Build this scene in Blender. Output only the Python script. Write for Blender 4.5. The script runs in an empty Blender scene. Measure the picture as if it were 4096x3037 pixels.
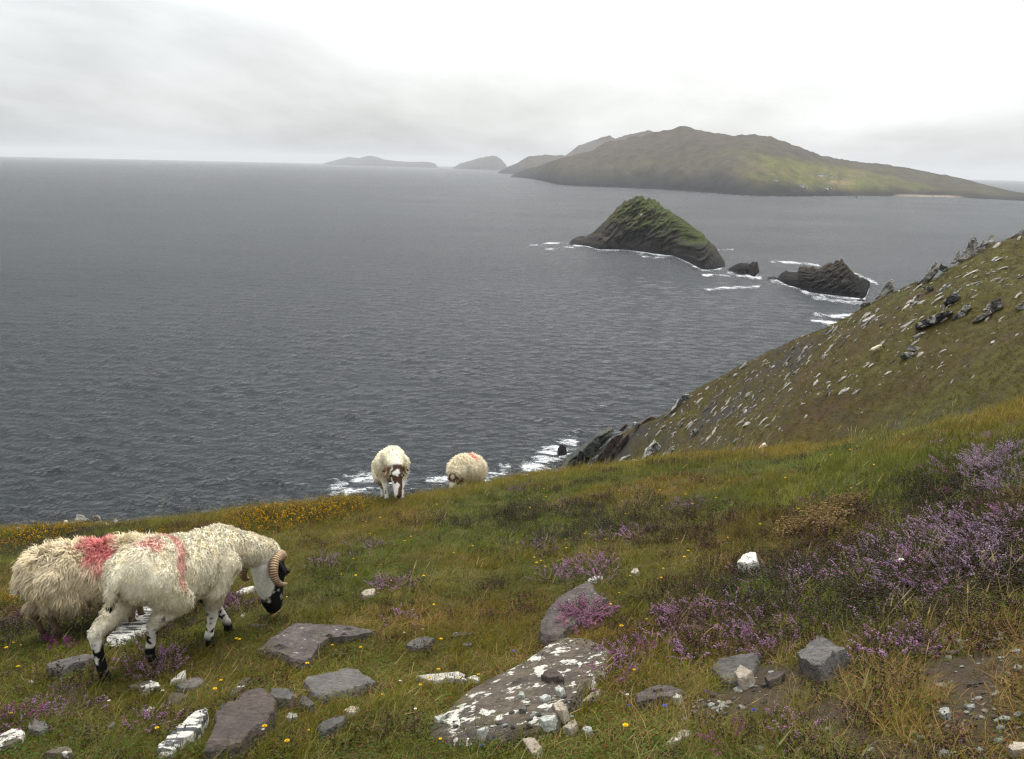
import bpy, bmesh, math, random
import numpy as np
from mathutils import Vector, Matrix, noise as mnoise
from mathutils.bvhtree import BVHTree

# ------------------------------------------------------------------ camera, sky, sun, exposure
SC = bpy.context.scene
COL = SC.collection
R_EARTH = 6.371e6
SEA = -75.0                      # sea level below the eye
PITCH = math.radians(14.74 + 0.278)
ROLL = math.radians(1.3755)
HF = math.radians(65.0)
FPX = 2048.0 / math.tan(HF / 2)  # focal length in photograph pixels (4096 wide)
_f = np.array((0, math.cos(PITCH), -math.sin(PITCH)))
_r = np.array((1.0, 0, 0)); _u = np.array((0, math.sin(PITCH), math.cos(PITCH)))
CR = _r * math.cos(ROLL) + _u * math.sin(ROLL)
CU = _u * math.cos(ROLL) - _r * math.sin(ROLL)
cam = bpy.data.cameras.new('camera'); camo = bpy.data.objects.new('camera', cam); COL.objects.link(camo)
cam.angle = HF; cam.sensor_fit = 'HORIZONTAL'; cam.clip_start = 0.05; cam.clip_end = 200000
m = Matrix(((CR[0], CU[0], -_f[0], 0), (CR[1], CU[1], -_f[1], 0), (CR[2], CU[2], -_f[2], 0), (0, 0, 0, 1)))
camo.matrix_world = m
SC.camera = camo
SC.view_settings.view_transform = 'Standard'; SC.view_settings.look = 'None'
SC.view_settings.exposure = 0.9; SC.view_settings.gamma = 1.0; SC.view_settings.use_curve_mapping = False
SUN_AZ, SUN_EL = math.radians(8), math.radians(52)
sd = Vector((math.sin(SUN_AZ) * math.cos(SUN_EL), math.cos(SUN_AZ) * math.cos(SUN_EL), math.sin(SUN_EL)))
sl = bpy.data.lights.new('sun', 'SUN'); sl.energy = 1.5; sl.angle = math.radians(24); sl.color = (1, .97, .92)
so = bpy.data.objects.new('sun', sl); COL.objects.link(so); so.rotation_euler = (-sd).to_track_quat('-Z', 'Y').to_euler()
so.location = (0, 0, 30)

def N(t, kind, **kw):
    n = t.nodes.new(kind)
    for k, v in kw.items():
        if k.startswith('i_'):
            n.inputs[k[2:].replace('_', ' ')].default_value = v
        else:
            setattr(n, k, v)
    return n
def L(t, a, b): t.links.new(a, b)
def ramp(t, fac, stops, interp='LINEAR'):
    n = t.nodes.new('ShaderNodeValToRGB'); e = n.color_ramp.elements; n.color_ramp.interpolation = interp
    while len(e) < len(stops): e.new(.5)
    for el, (p, c) in zip(e, stops):
        el.position = p; el.color = (c, c, c, 1) if isinstance(c, (int, float)) else (*c, 1)
    L(t, fac, n.inputs['Fac']); return n.outputs['Color']
def mixc(t, fac, a, b, mode='MIX'):
    n = t.nodes.new('ShaderNodeMix'); n.data_type = 'RGBA'; n.blend_type = mode
    for s, v in (('Factor', fac), ('A', a), ('B', b)):
        i = [x for x in n.inputs if x.name == s and (x.type == 'RGBA' if s != 'Factor' else x.type == 'VALUE')][0]
        if hasattr(v, 'links'): L(t, v, i)
        elif s == 'Factor': i.default_value = v
        else: i.default_value = (*v, 1) if len(v) == 3 else v
    return [x for x in n.outputs if x.type == 'RGBA'][0]
def math_(t, op, a, b=None, clamp=False):
    n = t.nodes.new('ShaderNodeMath'); n.operation = op; n.use_clamp = clamp
    for i, v in ((0, a), (1, b)):
        if v is None: continue
        if hasattr(v, 'links'): L(t, v, n.inputs[i])
        else: n.inputs[i].default_value = v
    return n.outputs[0]
def noise_(t, vec, scale, detail=4, rough=.55, dist=0.0, dim='3D'):
    n = N(t, 'ShaderNodeTexNoise'); n.noise_dimensions = dim
    n.inputs['Scale'].default_value = scale; n.inputs['Detail'].default_value = detail
    n.inputs['Roughness'].default_value = rough; n.inputs['Distortion'].default_value = dist
    if vec is not None: L(t, vec, n.inputs['Vector'])
    return n.outputs['Fac']
def mapping(t, vec, scale=(1, 1, 1), rot=(0, 0, 0), loc=(0, 0, 0)):
    n = N(t, 'ShaderNodeMapping'); n.inputs['Scale'].default_value = scale
    n.inputs['Rotation'].default_value = rot; n.inputs['Location'].default_value = loc
    L(t, vec, n.inputs['Vector']); return n.outputs['Vector']

W = bpy.data.worlds.new('World'); SC.world = W; W.use_nodes = True
t = W.node_tree; t.nodes.clear()
sky = N(t, 'ShaderNodeTexSky', sky_type='NISHITA'); sky.sun_disc = False
sky.sun_elevation = SUN_EL; sky.sun_rotation = SUN_AZ; sky.air_density = 1.2; sky.dust_density = 3.0
tc = N(t, 'ShaderNodeTexCoord'); sep = N(t, 'ShaderNodeSeparateXYZ'); L(t, tc.outputs['Generated'], sep.inputs[0])
zc = math_(t, 'ADD', math_(t, 'MAXIMUM', sep.outputs['Z'], 0.0), .16)
cmb = N(t, 'ShaderNodeCombineXYZ')
L(t, math_(t, 'DIVIDE', sep.outputs['X'], zc), cmb.inputs[0]); L(t, math_(t, 'DIVIDE', sep.outputs['Y'], zc), cmb.inputs[1])
n1 = noise_(t, mapping(t, cmb.outputs[0], (.8, .42, 1), loc=(3.2, 1.1, 0)), 1.0, 7, .52, .35)
n2 = noise_(t, mapping(t, cmb.outputs[0], (.33, .2, 1), loc=(7.7, 2.4, 0)), 1.0, 4, .5, .2)
dn = N(t, 'ShaderNodeVectorMath', operation='DOT_PRODUCT'); L(t, tc.outputs['Generated'], dn.inputs[0]); dn.inputs[1].default_value = sd
glow = ramp(t, dn.outputs['Value'], [(0.35, 0.0), (.62, .18), (.82, .62), (1.0, 1.0)])
base = math_(t, 'ADD', math_(t, 'MULTIPLY', glow, 5.4), 1.9)
cl = math_(t, 'ADD', math_(t, 'MULTIPLY', ramp(t, math_(t, 'ADD', math_(t, 'MULTIPLY', n1, .75), math_(t, 'MULTIPLY', noise_(t, mapping(t, cmb.outputs[0], (2.6, 1.5, 1), loc=(1.2, 4.1, 0)), 1.0, 6, .58, .5), .25)), [(.36, 0.0), (.64, 1.0)]), 1.5), math_(t, 'MULTIPLY', ramp(t, n2, [(.33, 0.0), (.68, 1.0)]), .8))
lum = math_(t, 'MULTIPLY', math_(t, 'ADD', base, cl), math_(t, 'ADD', 1.0, math_(t, 'MULTIPLY', math_(t, 'MAXIMUM', sep.outputs['Z'], 0.0), 2.0)))
tint = mixc(t, ramp(t, lum, [(0.0, 0.0), (1.0, 1.0)]), (.93, .975, 1.0), (1, 1, 1))
mulv = N(t, 'ShaderNodeVectorMath', operation='SCALE'); L(t, mixc(t, ramp(t, glow, [(0, 0.0), (.5, 1.0)]), (.935, .98, 1.0), (1, .997, .985)), mulv.inputs[0]); L(t, lum, mulv.inputs['Scale'])
skm = mixc(t, .93, sky.outputs['Color'], mulv.outputs[0])
bg = N(t, 'ShaderNodeBackground'); bg.inputs['Strength'].default_value = .1; L(t, skm, bg.inputs['Color'])
wo = N(t, 'ShaderNodeOutputWorld'); L(t, bg.outputs[0], wo.inputs['Surface'])
SC.cycles.max_bounces = 8; SC.cycles.diffuse_bounces = 5; SC.cycles.glossy_bounces = 2; SC.cycles.transmission_bounces = 2
SC.cycles.volume_bounces = 2; SC.cycles.transparent_max_bounces = 6
SC.cycles.use_denoising = True; SC.cycles.denoising_input_passes = 'RGB_ALBEDO_NORMAL'; SC.cycles.pixel_filter_type = 'BLACKMAN_HARRIS'; SC.cycles.filter_width = 1.3
try: SC.cycles.denoising_prefilter = 'NONE'
except Exception: pass

# ------------------------------------------------------------------ helpers
random.seed(7); RNG = np.random.default_rng(11)
def tag(o, label=None, cat=None, group=None, kind=None):
    if label: o['label'] = label
    if cat: o['category'] = cat
    if group: o['group'] = group
    if kind: o['kind'] = kind
    return o
def link(o, parent=None):
    COL.objects.link(o)
    if parent is not None: o.parent = parent
    return o
def mesh_obj(name, verts, faces, mat, parent=None, smooth=True, attrs=None, vattrs=None):
    me = bpy.data.meshes.new(name)
    verts = np.asarray(verts, dtype=np.float32)
    if isinstance(faces, np.ndarray):
        k = faces.shape[1]; nf = len(faces)
        me.vertices.add(len(verts)); me.vertices.foreach_set('co', verts.ravel())
        me.loops.add(nf * k); me.loops.foreach_set('vertex_index', faces.astype(np.int32).ravel())
        me.polygons.add(nf); me.polygons.foreach_set('loop_start', np.arange(0, nf * k, k, dtype=np.int32))
        me.update(calc_edges=True)
    else:
        me.from_pydata(verts.tolist(), [], faces); me.update()
    if smooth: me.polygons.foreach_set('use_smooth', np.ones(len(me.polygons), dtype=bool))
    for k, v in (attrs or {}).items(): add_attr(me, k, v)
    for k, v in (vattrs or {}).items():
        a = me.attributes.new(k, 'FLOAT_VECTOR', 'POINT'); a.data.foreach_set('vector', np.asarray(v, np.float32).ravel())
    if mat is not None: me.materials.append(mat)
    return link(bpy.data.objects.new(name, me), parent)
def add_attr(me, name, v):
    v = np.asarray(v, dtype=np.float32)
    if v.ndim == 1:
        a = me.attributes.new(name, 'FLOAT', 'POINT'); a.data.foreach_set('value', v)
    else:
        if v.shape[1] == 3: v = np.concatenate([v, np.ones((len(v), 1), np.float32)], 1)
        a = me.attributes.new(name, 'FLOAT_COLOR', 'POINT'); a.data.foreach_set('color', v.ravel())
def empty(name, loc=(0, 0, 0), parent=None):
    o = bpy.data.objects.new(name, None); o.empty_display_size = .1; o.location = loc
    return link(o, parent)
def grid_faces(nu, nv):
    i = np.arange(nu - 1)[:, None] * nv + np.arange(nv - 1)[None, :]
    i = i.ravel(); return np.stack([i, i + nv, i + nv + 1, i + 1], 1)
def _h(ix, iy, s):
    n = (ix.astype(np.int64) * 374761393 + iy.astype(np.int64) * 668265263 + s * 1442695041) & 0xffffffff
    n = ((n ^ (n >> 13)) * 1274126177) & 0xffffffff
    n = ((n ^ (n >> 15)) * 2246822519) & 0xffffffff
    return ((n ^ (n >> 16)) & 0xffff) / 65535.0
def vn(x, y, s=0):
    x = np.asarray(x, float); y = np.asarray(y, float)
    ix = np.floor(x); iy = np.floor(y); fx = x - ix; fy = y - iy
    fx = fx * fx * fx * (fx * (fx * 6 - 15) + 10); fy = fy * fy * fy * (fy * (fy * 6 - 15) + 10)
    a = _h(ix, iy, s); b = _h(ix + 1, iy, s); c = _h(ix, iy + 1, s); d = _h(ix + 1, iy + 1, s)
    return (a + (b - a) * fx) * (1 - fy) + (c + (d - c) * fx) * fy
def fbm(x, y, o=4, s=0, g=.5):
    v = 0; a = 1; tot = 0
    for k in range(o):
        v = v + a * (vn(x * 2 ** k + 17.3 * k, y * 2 ** k + 9.1 * k, s + k) - .5); tot += a; a *= g
    return v / tot * 2          # about -1..1
def lerp3(a, b, k): k = np.asarray(k)[:, None]; return np.asarray(a, float) * (1 - k) + np.asarray(b, float) * k
def autolab(px, py, marks, adj, noun):
    m_ = min(marks, key=lambda q: math.hypot(px - q[1], py - q[2])); dx, dy = px - m_[1], py - m_[2]; d = math.hypot(dx, dy)
    rel = ('left of' if dx < 0 else 'right of') if abs(dx) > abs(dy) * 2.2 else ('above' if dy < 0 else 'below') if abs(dy) > abs(dx) * 1.2 else (('up' if dy < 0 else 'down') + (' and left of' if dx < 0 else ' and right of'))
    how = 'close to, ' if d < 90 else 'well away, ' if d > 260 else ''
    return f'{adj} {noun} {how}{rel} the {m_[0]}', f'{noun}s {rel} the {m_[0]}'
def sst(a, b, x):
    q = np.clip((np.asarray(x, float) - a) / (b - a), 0, 1); return q * q * (3 - 2 * q)
def raydir(px, py):
    px = np.asarray(px, float); py = np.asarray(py, float)
    return _f * FPX + CR * (px - 2048)[..., None] + CU * (1518.5 - py)[..., None]
def azslope(px, py):
    d = raydir(px, py); h = np.hypot(d[..., 0], d[..., 1])
    return np.arctan2(d[..., 0], d[..., 1]), d[..., 2] / h
def seaz(r): return SEA - np.asarray(r, float) ** 2 / (2 * R_EARTH)
def sea_hit(px, py):
    az, s = azslope(px, py)
    A = 1 / (2 * R_EARTH); disc = np.maximum(s * s - 4 * A * (-SEA), 0)   # s r = SEA - A r^2
    r = (-s - np.sqrt(disc)) / (2 * A)
    return az, r
def tps_fit(P, z):
    P = np.asarray(P, float); n = len(P)
    d = np.linalg.norm(P[:, None] - P[None], axis=2); K = np.where(d > 0, d * d * np.log(d + 1e-12), 0)
    K += np.eye(n) * 1e-3
    Q = np.c_[np.ones(n), P]; M = np.zeros((n + 3, n + 3)); M[:n, :n] = K; M[:n, n:] = Q; M[n:, :n] = Q.T
    w = np.linalg.solve(M, np.r_[z, 0, 0, 0]); return P, w
def tps_eval(T, x, y):
    P, w = T; n = len(P); out = w[n] + w[n + 1] * x + w[n + 2] * y
    for i in range(n):
        d2 = (x - P[i, 0]) ** 2 + (y - P[i, 1]) ** 2
        out = out + w[i] * .5 * d2 * np.log(d2 + 1e-12)
    return out
def mat(name):
    mm = bpy.data.materials.new(name); mm.use_nodes = True; tt = mm.node_tree; tt.nodes.clear()
    o = N(tt, 'ShaderNodeOutputMaterial'); p = N(tt, 'ShaderNodeBsdfPrincipled'); L(tt, p.outputs[0], o.inputs['Surface'])
    p.inputs['Roughness'].default_value = .85; p.inputs['Specular IOR Level'].default_value = .08
    return mm, tt, p
def bump(tt, p, h, strength=.5, dist=.02):
    b = N(tt, 'ShaderNodeBump'); b.inputs['Strength'].default_value = strength; b.inputs['Distance'].default_value = dist
    L(tt, h, b.inputs['Height']); L(tt, b.outputs[0], p.inputs['Normal']); return b
def attr(tt, name, typ='GEOMETRY'):
    n = N(tt, 'ShaderNodeAttribute'); n.attribute_name = name; n.attribute_type = typ; return n
def wpos(tt): return N(tt, 'ShaderNodeNewGeometry').outputs['Position']
def opos(tt): return N(tt, 'ShaderNodeTexCoord').outputs['Object']

# ------------------------------------------------------------------ ground: near slope and far headland as one height field
near_ctl = [  # photograph pixel, ground distance
    (365, 2712, 3.72), (568, 2645, 3.85), (795, 2555, 4.05), (870, 2500, 4.28), (140, 2550, 4.7), (0, 2120, 16), (330, 2105, 16), (700, 2090, 13), (1150, 2420, 4.55),
    (1300, 2020, 10.6), (1560, 2015, 9.7), (1900, 1950, 11.2), (2150, 1905, 12), (2720, 1850, 12), (3500, 1770, 11.2), (4096, 1650, 9.2),
    (2048, 3037, 2.25), (4096, 3037, 2.15), (0, 3037, 2.85), (4096, 2200, 3.9), (2500, 2300, 4.9), (3300, 2400, 3.6),
    (2250, 2700, 2.95), (1200, 2700, 3.35), (4096, 1900, 5.6), (3300, 2050, 5.9), (0, 2300, 8.2)]
pts, zz = [(0, 0), (-1.2, -1.0), (1.5, -1.0)], [-1.42, -1.5, -1.25]
for px, py, r in near_ctl:
    a, s = azslope(px, py); pts.append((r * math.sin(a), r * math.cos(a))); zz.append(s * r)
T_NEAR = tps_fit(pts, np.array(zz))
crest = [(-600, 2150, 16), (0, 2128, 16), (130, 2095, 16.2), (300, 2108, 16), (500, 2108, 15), (640, 2095, 13.6), (1000, 2062, 12), (1300, 2022, 10.9),
         (1480, 2005, 10.25), (1600, 2003, 10.1), (1750, 1975, 10.7), (1900, 1950, 11.4), (2150, 1906, 12.2), (2400, 1890, 12.5), (2720, 1850, 12.4),
         (3100, 1812, 12), (3500, 1768, 11.6), (3800, 1704, 10.6), (4096, 1645, 9.6), (4700, 1520, 8)]
_c = np.array([(*azslope(px, py), r) for px, py, r in crest])
head_ctl = [(2240, 1890, 190), (2640, 1640, 172), (2920, 1470, 168), (3130, 1345, 162), (3370, 1200, 155), (3500, 1140, 150), (3800, 960, 150), (4096, 920, 150), (4500, 780, 155),
            (2400, 1880, 172), (2720, 1838, 137), (3060, 1805, 107), (3500, 1755, 94), (4096, 1640, 76), (3510, 1400, 118), (2900, 1650, 146), (4096, 1250, 110)]
pts, zz = [], []
for px, py, r in head_ctl:
    a, s = azslope(px, py); pts.append((r * math.sin(a), r * math.cos(a))); zz.append(s * r)
pts += [(20, 60), (60, 30), (140, 60)]; zz += [-52, -30, 15]
T_HEAD = tps_fit(pts, np.array(zz))
hcrest = [(2080, 2050, 196), (2235, 1900, 192), (2300, 1850, 188), (2420, 1745, 182), (2637, 1672, 174), (2763, 1570, 172), (2960, 1463, 169), (3175, 1360, 163), (3300, 1314, 158), (3408, 1258, 156),
          (3489, 1214, 153), (3572, 1170, 152), (3657, 1133, 151), (3754, 1112, 151), (3800, 1074, 151), (3850, 1048, 151), (3886, 1034, 151), (3943, 998, 151), (3979, 971, 151), (4050, 951, 151), (4096, 939, 151), (4600, 800, 156)]
_hc = np.array([(*azslope(px, py), r) for px, py, r in hcrest])
def ground(x, y):
    x = np.asarray(x, float); y = np.asarray(y, float)
    r = np.hypot(x, y) + 1e-6; a = np.arctan2(x, y)
    rc = np.interp(a, _c[:, 0], _c[:, 2]); sc = np.interp(a, _c[:, 0], _c[:, 1])
    back = np.abs(a) > 1.3; rc = np.where(back, 60.0, rc)
    rr = np.minimum(r, rc); k = rr / r
    zn = tps_eval(T_NEAR, x * k, y * k)
    zn = np.where(back, -1.4 + .12 * x - .1 * np.maximum(y, -8), zn)
    d = np.maximum(r - rc, 0); w = 4.0
    zn = zn + sc * d - np.where(d < w, .5 * d * d / w, d - w / 2) * .85
    near = sst(40, 14, r)
    zn = zn + near * (.045 * fbm(x * 2.1, y * 2.1, 3, 5) + .07 * fbm(x * .7, y * .7, 2, 9) * sst(1.5, 5, r))
    # mound of thrift and small hummocks on the right
    # headland
    rh = np.interp(a, _hc[:, 0], _hc[:, 2]); sh = np.interp(a, _hc[:, 0], _hc[:, 1])
    q = np.minimum(r, rh) / r
    zh = tps_eval(T_HEAD, x * q, y * q)
    d = np.maximum(r - rh, 0)
    zh = zh + sh * d - np.where(d < 12, .5 * d * d / 12, d - 6) * 1.1
    zh = zh + .8 * fbm(x * .07, y * .07, 4, 21)
    zh = np.minimum(zh, sh * r - .004 * np.maximum(rh - r, 0) - .2) + .25 * fbm(x * .35, y * .35, 3, 25)
    zh = zh - 40 * sst(math.radians(3.6), math.radians(-6), a) - 60 * sst(70, 20, r)
    zh = np.where((r < 14) | back, -200, zh)
    kk = 1.5 + np.minimum(r, 100) * .02
    z = np.where(r < 14, zn, np.maximum(zn, zh) + .25 * kk * np.maximum(1 - np.abs(zn - zh) / kk, 0) ** 2)
    return np.maximum(z, SEA - 6)
azs = np.radians(np.r_[np.linspace(-180, -46, 60)[:-1], np.linspace(-46, 46, 560), np.linspace(46, 180, 60)[1:]])
rs = np.r_[0.02, np.geomspace(.6, 14, 300), np.geomspace(14.2, 88, 60)[:-1], np.linspace(88, 215, 150)]
A, Rr = np.meshgrid(azs, rs, indexing='ij')
X = Rr * np.sin(A); Y = Rr * np.cos(A); Z = ground(X, Y)
GF = grid_faces(len(azs), len(rs))
GV = np.stack([X.ravel(), Y.ravel(), Z.ravel()], 1)
gx = (ground(X + .6, Y) - ground(X - .6, Y)) / 1.2; gy = (ground(X, Y + .6) - ground(X, Y - .6)) / 1.2
steep = np.hypot(gx, gy).ravel()
rock = sst(.95, 1.3, steep + .25 * fbm(X.ravel() * .3, Y.ravel() * .3, 3, 4)) * sst(14, 30, Rr.ravel())
rock = np.maximum(rock, sst(SEA + 9, SEA + 3, Z.ravel() + 4 * fbm(X.ravel() * .15, Y.ravel() * .15, 3, 8)))
gm, t, p = mat('turf_and_soil')
P = wpos(t)
farg = mixc(t, ramp(t, noise_(t, P, .11, 6, .6), [(.35, 0.0), (.66, 1.0)]), (.075, .060, .012), (.056, .038, .013))
farg = mixc(t, ramp(t, noise_(t, P, .035, 4, .6, .4), [(.42, 0.0), (.62, 1.0)]), farg, (.062, .064, .011))
farg = mixc(t, ramp(t, noise_(t, P, .75, 6, .7), [(.40, 0.0), (.62, .9)]), farg, (.034, .026, .009))
farg = mixc(t, ramp(t, noise_(t, P, .06, 5, .6, .2), [(.58, 0.0), (.68, .6)]), farg, (.055, .031, .022))
nearg = mixc(t, noise_(t, P, 9, 5, .6), (.045, .036, .014), (.07, .065, .014))
soil = mixc(t, noise_(t, P, 30, 5, .6), (.035, .025, .016), (.09, .068, .045))
nearg = mixc(t, attr(t, 'bare').outputs['Fac'], nearg, soil)
gc = mixc(t, attr(t, 'far').outputs['Fac'], nearg, farg)
mp = mapping(t, P, (1.0, .3, 1.0), (0.3, .9, .4))
rk = mixc(t, noise_(t, mp, .8, 8, .65), (.012, .012, .013), (.07, .06, .052))
gc = mixc(t, attr(t, 'rock').outputs['Fac'], gc, rk)
L(t, gc, p.inputs['Base Color'])
bump(t, p, noise_(t, P, 2.2, 8, .7), .9, .25)
groundo = mesh_obj('ground', GV, GF, gm, attrs={'rock': rock, 'far': sst(13, 24, Rr.ravel())})
tag(groundo, 'steep grassy clifftop slope running down to the sea', None, None, 'structure')
GB = BVHTree.FromPolygons([tuple(v) for v in GV], GF.tolist())
def gz(x, y):
    h = GB.ray_cast(Vector((float(x), float(y), 60)), Vector((0, 0, -1)))
    return h[0].z if h[0] is not None else float(ground(x, y))
def ghit(px, py):
    d = Vector(raydir(px, py)).normalized(); h = GB.ray_cast(Vector((0, 0, 0)), d)
    return h[0]
def gnorm(x, y, e=.15):
    x = float(x); y = float(y)
    return Vector((-(ground(x + e, y) - ground(x - e, y)) / (2 * e), -(ground(x, y + e) - ground(x, y - e)) / (2 * e), 1)).normalized()

# ------------------------------------------------------------------ sea
sm, t, p = mat('sea_water')
P = wpos(t)
p.inputs['IOR'].default_value = 1.333; p.inputs['Roughness'].default_value = .12; p.inputs['Specular IOR Level'].default_value = .5
w1 = noise_(t, mapping(t, P, (.09, .17, .1), (0, 0, .25)), 1.0, 3, .5, .6)
w2 = noise_(t, mapping(t, P, (.42, .75, .3), (0, 0, -.1)), 1.0, 7, .66, .7)
w3 = noise_(t, mapping(t, P, (.012, .03, .01), (0, 0, .1)), 1.0, 3, .5)
w4 = noise_(t, mapping(t, P, (.018, .045, .02), (0, 0, .15)), 1.0, 4, .6, .4)
hgt = math_(t, 'ADD', math_(t, 'MULTIPLY', w4, .7), math_(t, 'ADD', math_(t, 'MULTIPLY', w1, 1.6), math_(t, 'MULTIPLY', w2, 1.2)))
b = bump(t, p, hgt, .85, 1.0)
wc = mixc(t, ramp(t, w3, [(.25, 0.3), (.8, .7)]), (.010, .0145, .018), (.020, .026, .031))
gust = ramp(t, noise_(t, mapping(t, P, (.004, .009, .01)), 1.0, 4, .6), [(.3, .11), (.75, .17)])
L(t, wc, p.inputs['Base Color']); p.inputs['Specular IOR Level'].default_value = 0.0; p.inputs['Roughness'].default_value = 1.0
gl = N(t, 'ShaderNodeBsdfGlossy'); L(t, gust, gl.inputs['Roughness']); L(t, b.outputs[0], gl.inputs['Normal'])
fr = N(t, 'ShaderNodeFresnel'); fr.inputs['IOR'].default_value = 1.333; L(t, b.outputs[0], fr.inputs['Normal'])
mx = N(t, 'ShaderNodeMixShader'); L(t, math_(t, 'MINIMUM', math_(t, 'MULTIPLY', fr.outputs[0], .66), .34), mx.inputs[0]); L(t, p.outputs[0], mx.inputs[1]); L(t, gl.outputs[0], mx.inputs[2])
L(t, mx.outputs[0], [n for n in t.nodes if n.type == 'OUTPUT_MATERIAL'][0].inputs['Surface'])
sa = np.radians(np.r_[np.linspace(-110, -40, 24)[:-1], np.linspace(-40, 40, 860), np.linspace(40, 110, 24)[1:]]); sr = np.r_[30, 70, np.geomspace(95, 1500, 590), np.geomspace(1515, 41000, 70)]
A, Rr = np.meshgrid(sa, sr, indexing='ij')
SX = Rr * np.sin(A); SY = Rr * np.cos(A); SH = np.zeros_like(SX)
rg = np.random.default_rng(5)
for k in range(40):
    lam = 1.4 * (9 ** rg.random() ** 1.35); th = math.radians(78) + rg.normal(0, .42); q = 2 * math.pi / lam
    ph = q * (SX * math.cos(th) + SY * math.sin(th)) + rg.random() * 6.28 + 1.2 * fbm(SX / (lam * 3), SY / (lam * 3), 2, 50 + k)
    res = np.clip(lam / (np.maximum(np.gradient(sr)[None, :], sr[None, :] * .0018) * 3.0) - .6, 0, 1)
    w_ = (.5 + .5 * np.sin(ph)) ** 2.2
    SH += .062 * lam ** .5 * (w_ - .38) * res * (.55 + .9 * vn(SX / (lam * 5), SY / (lam * 5), 90 + k))
SH *= sst(95, 130, Rr) * sst(1500, 900, Rr)
V = np.stack([SX.ravel(), SY.ravel(), (seaz(Rr) + SH).ravel()], 1)
sea = mesh_obj('sea', V, grid_faces(len(sa), len(sr)), sm)
tag(sea, 'grey choppy open sea reaching to the horizon', None, None, 'structure')
# ------------------------------------------------------------------ islands and sea rocks
im, t, p = mat('island_heath_and_rock')
P = opos(t)
ca = attr(t, 'Col').outputs['Color']
v = noise_(t, P, .012, 8, .7); v2 = noise_(t, P, .25, 5, .7)
v3 = noise_(t, mapping(t, P, (.03, .03, .012), (.5, .6, .3)), 1.0, 7, .72)
cc = mixc(t, 1.0, ca, ramp(t, v, [(.25, .55), (.75, 1.4)]), 'MULTIPLY')
cc = mixc(t, 1.0, cc, ramp(t, v3, [(.3, .55), (.7, 1.4)]), 'MULTIPLY')
cc = mixc(t, 1.0, cc, ramp(t, v2, [(.25, .6), (.75, 1.4)]), 'MULTIPLY')
cc = mixc(t, 1.0, cc, (.86, .86, .86), 'MULTIPLY')
L(t, cc, p.inputs['Base Color']); p.inputs['Roughness'].default_value = .95
bump(t, p, noise_(t, P, .2, 8, .7), .8, 3.0)
SHORES = []
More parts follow.
